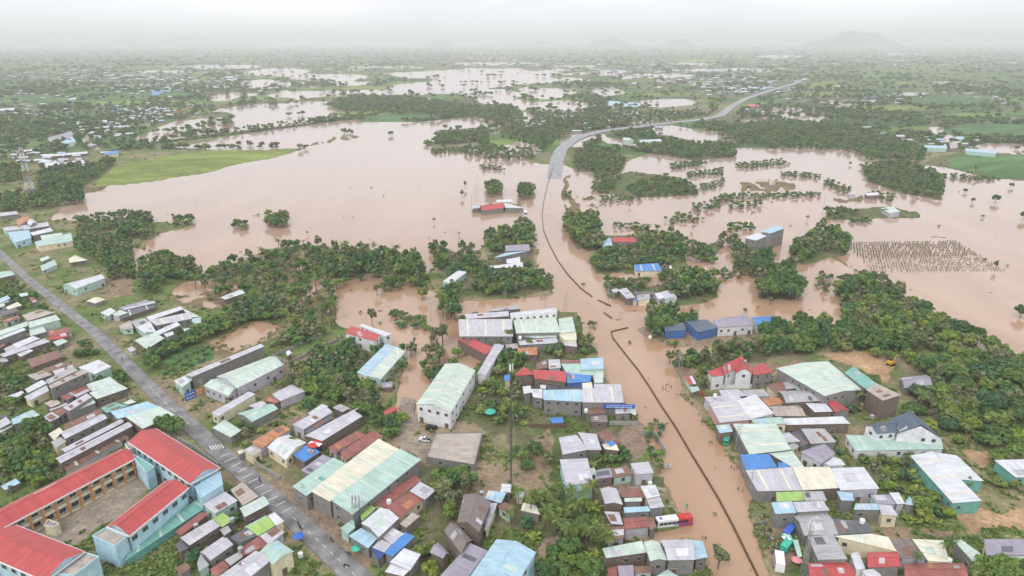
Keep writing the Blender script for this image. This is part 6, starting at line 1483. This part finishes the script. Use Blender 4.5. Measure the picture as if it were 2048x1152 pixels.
for row in '956 384 16|950 400 15|944 424 16|917 492 12|952 378 11|862 640 11|1064 388 11|1430 505 10|1355 755 12|1361 760 12|1357 752 12|1470 905 12|1476 900 12|1500 985 10|1238 640 6|1243 640 6|1128 620 8|1133 610 8|1090 618 8|890 650 9|413 835 9|406 790 8|1650 450 12|1440 380 9|1648 410 10|1216 590 8|1217 605 8|1335 935 3|570 500 9|780 540 9|1265 975 8|610 1010 9|548 1040 8|1385 715 9|1290 660 8|300 690 8|220 700 8|150 640 8|60 560 8|1010 600 6|1600 760 10|1268 600 7|830 700 9'.split('|'):
    x, y, h = row.split(); pole(float(x), float(y), float(h))
# lattice masts
def lattice(x, y, h, w0, w1, bands, lab, cat, mats, gz=.3, stays=False, name='telecom_tower', n=10):
    p = at(x, y, .5); root = empty(name, (p.x, p.y, gz), .3); thing(root, lab, cat, None, (x, y), True)
    for k in range(n):
        z0, z1 = h*k/n, h*(k+1)/n; a0 = (w0+(w1-w0)*k/n)/2; a1 = (w0+(w1-w0)*(k+1)/n)/2; mb = MB(); c0 = [(-a0, -a0), (a0, -a0), (a0, a0), (-a0, a0)]; c1 = [(-a1, -a1), (a1, -a1), (a1, a1), (-a1, a1)]; tr = max(.06, w0*.03)
        for i in range(4):
            j = (i+1) % 4; mb.tube((*c0[i], z0), (*c1[i], z1), tr, tr, 4, cap=False); mb.tube((*c0[i], z0), (*c1[j], z1), tr*.6, tr*.6, 3, cap=False); mb.tube((*c0[j], z0), (*c1[i], z1), tr*.6, tr*.6, 3, cap=False); mb.tube((*c1[i], z1), (*c1[j], z1), tr*.6, tr*.6, 3, cap=False)
        build(mb, 'lattice_section', mats[k % len(mats)], root)
    tb = MB(); tb.tube((0, 0, h), (0, 0, h+h*.05), .07, .04, 5); build(tb, 'lightning_rod', MSTEEL, root)
    for i in range(3):
        a = i*2.1; ab = MB(); ab.box((math.cos(a)*(w1/2+.3), math.sin(a)*(w1/2+.3), h*.965), (.35, .35, 2.2), 0, a); build(ab, 'antenna_panel', MWHITE, root)
    if stays:
        for i in range(3):
            a = i*2.094+.4; sb = MB(); sb.tube((0, 0, h*.8), (math.cos(a)*16, math.sin(a)*16, 0), .03, .03, 3); build(sb, 'guy_wire', MSTEEL, root)
lattice(1022, 968, 45, .5, .4, 1, 'very tall thin dark guyed mast rising above the scrub', 'mast', [col_mat('dark_mast_steel', (.12, .12, .13), .5)], .5, True, n=18)
lattice(66, 400, 49, 7, 2.2, 1, 'tall tapering white and red lattice tower over dark trees', 'tower', [MWHITE, MSTEEL, MWHITE, MSTEEL, col_mat('faded_red', (.4, .25, .2), .7)], .5, False, n=9)
lattice(1606, 1148, 17, 1.2, .5, 1, 'grey steel lattice power pylon beside the red roofs', 'pylon', [MSTEEL], .5, False, 'power_pylon', 8)
for dx in (0, 6, 13):
    lattice(709+dx, 1052, 11, .6, .4, 1, ['grey lattice pole by the green roof, left of the three', 'grey lattice pole by the green roof, middle of the three', 'grey lattice pole by the green roof, right of the three'][[0, 6, 13].index(dx)], 'pole', [MSTEEL], .5, False, 'lattice_pole', 6)
# flooded post orchard
pg = MB(); pg.tube((0, 0, -.8), (0, 0, .85), .11, .11, 5); pmesh = pg.mesh('post', [MCONC]); cg = crown_mesh('cactus_top', 5, .55, .4, 26, .24, F_OLI, 3, .72, core=True)
A0, A1, A2, A3 = P(1692, 487, .3), P(1915, 483, .3), P(2010, 540, .3), P(1745, 543, .3)
k = 0; extra_p = []
nu, nv = 44, 18
for j in range(nv):
    for i in range(nu):
        u, v = (i+.5*(j % 2)+rt.uniform(-.12, .12))/nu, (j+rt.uniform(-.1, .1))/(nv-1); a = A0+(A1-A0)*u; b = A3+(A2-A3)*u; q_ = a+(b-a)*v; extra_p.append((v, q_.x, q_.y))
extra_p.sort(key=lambda e: -e[0]); mbx = MB()
for i, (v, x, y) in enumerate(extra_p):
    if rt.random() < .13: continue
    if k < 290:
        root = link('orchard_post', pmesh, None, (x, y, 0)); (lambda q: setattr(q, 'scale', (rt.uniform(.5, 1.2),)*2+(rt.uniform(.8, 1.1),)))(link('plant', cg, root, (0, 0, 0), rt.uniform(0, 6))); root['label'] = 'concrete post with trailing plant standing in the flooded orchard'; root['category'] = 'orchard post'; root['group'] = 'orchard posts in the flood'; k += 1
    else: mbx.box((x, y, .2), (.3, .3, 1.4)); mbx.box((x, y, .95), (.85, .85, .5), 1, rt.uniform(0, 1), .6)
ob = build(mbx, 'orchard_rows', [MCONC, F_OLI]); ob['kind'] = 'stuff'
# parasols, signs, tanks, little things
def parasol(x, y, mats, lab, r=2.4, h=2.8):
    p = at(x, y, h); root = empty('parasol', (p.x, p.y, .6)); thing(root, lab, 'parasol', None, (x, y), True); n = 8
    for i in range(n):
        a, b = 2*math.pi*i/n, 2*math.pi*(i+1)/n; mb = MB(); mb.face([(0, 0, h+.4), (r*math.cos(a), r*math.sin(a), h-.3), (r*math.cos(b), r*math.sin(b), h-.3)]); mb.face([(0, 0, h+.34), (r*math.cos(b), r*math.sin(b), h-.34), (r*math.cos(a), r*math.sin(a), h-.34)]); build(mb, 'canopy_panel', mats[i % len(mats)], root)
    mb = MB(); mb.tube((0, 0, 0), (0, 0, h+.3), .05, .05, 6); build(mb, 'pole', MSTEEL, root)
parasol(630, 889, [MREDP, MREDP, MREDP, MWHITE], 'large red and white parasol among white shop roofs', 2.7, 4.6); parasol(980, 824, [MTEALP], 'teal parasol in the banana garden'); parasol(530, 1014, [MBLUEP], 'blue parasol on the shop pavement', 1.5)
parasol(712, 1098, [MTEALP], 'green round parasol on the corner by the tree', 1.5); parasol(1573, 1075, [MWHITE, MTEALP], 'white and teal parasol among the crowd', 1.6); parasol(597, 1073, [MBLUEP], 'bright blue parasol beside striped awnings', 1.7)
parasol(1593, 1121, [col_mat('pink_cloth', (.7, .25, .28), .8)], 'pink parasol beside the power pylon', 1.5)
def sign(a, b, z0, z1, mat, lab, marks=None, name='shop_sign'):
    A = P(*a, (z0+z1)/2); B = P(*b, (z0+z1)/2); d = Vector((B.x-A.x, B.y-A.y)); m = (A+B)/2; ang = math.atan2(d.y, d.x); root = empty(name, (m.x, m.y, 0), ang); thing(root, lab, 'sign', None, (a[0], a[1]), True)
    mb = MB(); mb.box((0, 0, (z0+z1)/2), (d.length, .2, z1-z0)); build(mb, 'panel', mat, root)
    for s in (-1, 1): mb = MB(); mb.box((s*d.length*.42, .12, z0/2), (.14, .1, z0)); build(mb, 'post', MSTEEL, root)
    if marks:
        n = max(2, int(d.length/1.2)); mb = MB()
        for r in range(marks):
            z = z1-(r+.7)*(z1-z0)/(marks+.3)
            for i in range(n): w = .75*d.length/n*rt.uniform(.6, 1); mb.box((-d.length*.42+(i+.5)*d.length*.84/n, -.115, z), (w, .03, (z1-z0)/(marks+1)*.45))
        build(mb, 'lettering', MWHITE, root)
sign((371, 795), (391, 786), .8, 4.2, MBLUEP, 'blue signboard with white emblem facing the street corner', 2); sign((392, 786), (412, 777), 1.5, 4.2, MORANGE, 'orange signboard beside the blue one on the warehouse front', 2)
sign((1208, 812), (1270, 813), 4.4, 6.2, MBLUEP, 'long blue shop sign with white lettering over the flooded shopfront', 2); sign((1329, 932), (1344, 932), .1, 1.5, col_mat('dull_sign', (.5, .5, .52), .6), 'half drowned pale street sign with dark letters by the flood', 1)
sign((1510, 988), (1524, 988), 1.5, 3.5, MBLUEP, 'small blue sign on the grey shop end wall', 1); sign((1372, 1010), (1376, 1010), 1.4, 2.6, MTEALP, 'small teal road sign standing in the flood behind the coach', None)
sign((1428, 820), (1437, 845), 1.8, 4.6, MREDP, 'red shop sign along the salmon pink front', 1); sign((1402, 782), (1412, 800), 1, 2.6, MREDP, 'red roadside sign by the garden edge', None)
def tank(x, y, z, mat, lab, r=.75, h=1.5):
    p = P(x, y, z+h/2); root = empty('water_tank', (p.x, p.y, z)); thing(root, lab, 'water tank', 'rooftop water tanks', (x, y))
    mb = MB(); mb.tube((0, 0, .3), (0, 0, h), r, r, 14); mb.tube((0, 0, h), (0, 0, h+.3), r, r*.35, 14, cap=False); mb.tube((0, 0, h+.3), (0, 0, h+.4), r*.35, r*.3, 10); build(mb, 'tank', mat, root)
    mb = MB()
    for a in (0, 1.57, 3.14, 4.71): mb.tube((math.cos(a)*r*.8, math.sin(a)*r*.8, -.3), (math.cos(a)*r*.8, math.sin(a)*r*.8, .3), .05, .05, 4)
    build(mb, 'stand', MSTEEL, root)
for x, y, z, s in ((601, 1110, 1.2, 0), (392, 1052, 4, 1), (481, 1099, 4, 1), (963, 987, 5, 1), (778, 1004, 4.3, 0), (1490, 724, 8.6, 1), (1744, 834, 7, 1), (1430, 792, 5.5, 0), (1172, 822, 5, 0), (1300, 968, 1, 0), (465, 1040, 4.5, 1), (85, 932, 1, 0), (1724, 1043, 4.6, 0), (1040, 676, 5.4, 0), (1300, 675, 3, 0), (1898, 1122, 3, 0)):
    tank(x, y, z, MSTEEL if s else MWHITE, 'steel water tank' if s else 'white water tank')
# floating debris
for x, y, l in ((1164, 647, 3), (700, 375, 2.5), (1140, 640, 2), (1870, 474, 7), (1885, 475, 5), (1215, 610, 3), (890, 465, 1.5), (686, 435, 1.4), (740, 478, 1.2), (1398, 585, 1), (1800, 590, 1.6), (1980, 585, 1.4), (1700, 640, .9), (1620, 620, .9), (1640, 634, .9), (1820, 580, 2), (740, 655, 5), (760, 622, 2.5), (790, 648, 1.5), (1235, 640, 2.2), (1270, 622, 2.5)):
    p = P(x, y, 0); mb = MB()
    for i in range(5): a = rt.uniform(-.5, .5); mb.tube((-l*.5+rt.uniform(-.3, .3), a, .02), (l*.5+rt.uniform(-.4, .4), a+rt.uniform(-.6, .6), .14), .12, .06, 5)
    o = build(mb, 'driftwood', MBROWN, None, (p.x, p.y, 0), rt.uniform(-.4, .4)); thing(o, 'floating tangle of dark driftwood', 'driftwood', 'driftwood on the flood', (x, y))
finish_labels()
print('long labels', [o['label'] for o in C.objects if 'label' in o and len(o['label'].replace(',', '').split()) > 16][:8])
# ------------------------------------------------------------ the damp air
mb = MB(); mb.box((0, 23750, 220), (125000, 49500, 450)); hz = mb.mesh('haze', [])
hmat = bpy.data.materials.new('damp_air'); hmat.use_nodes = True; t = hmat.node_tree; t.nodes.clear()
o_ = t.nodes.new('ShaderNodeOutputMaterial'); pv = t.nodes.new('ShaderNodeVolumePrincipled'); pv.inputs['Density'].default_value = HAZE; pv.inputs['Color'].default_value = (.945, .968, 1.0, 1)
pv.inputs['Anisotropy'].default_value = .2
t.links.new(pv.outputs[0], o_.inputs['Volume']); hz.materials.append(hmat); ho = link('haze', hz); ho['kind'] = 'stuff'
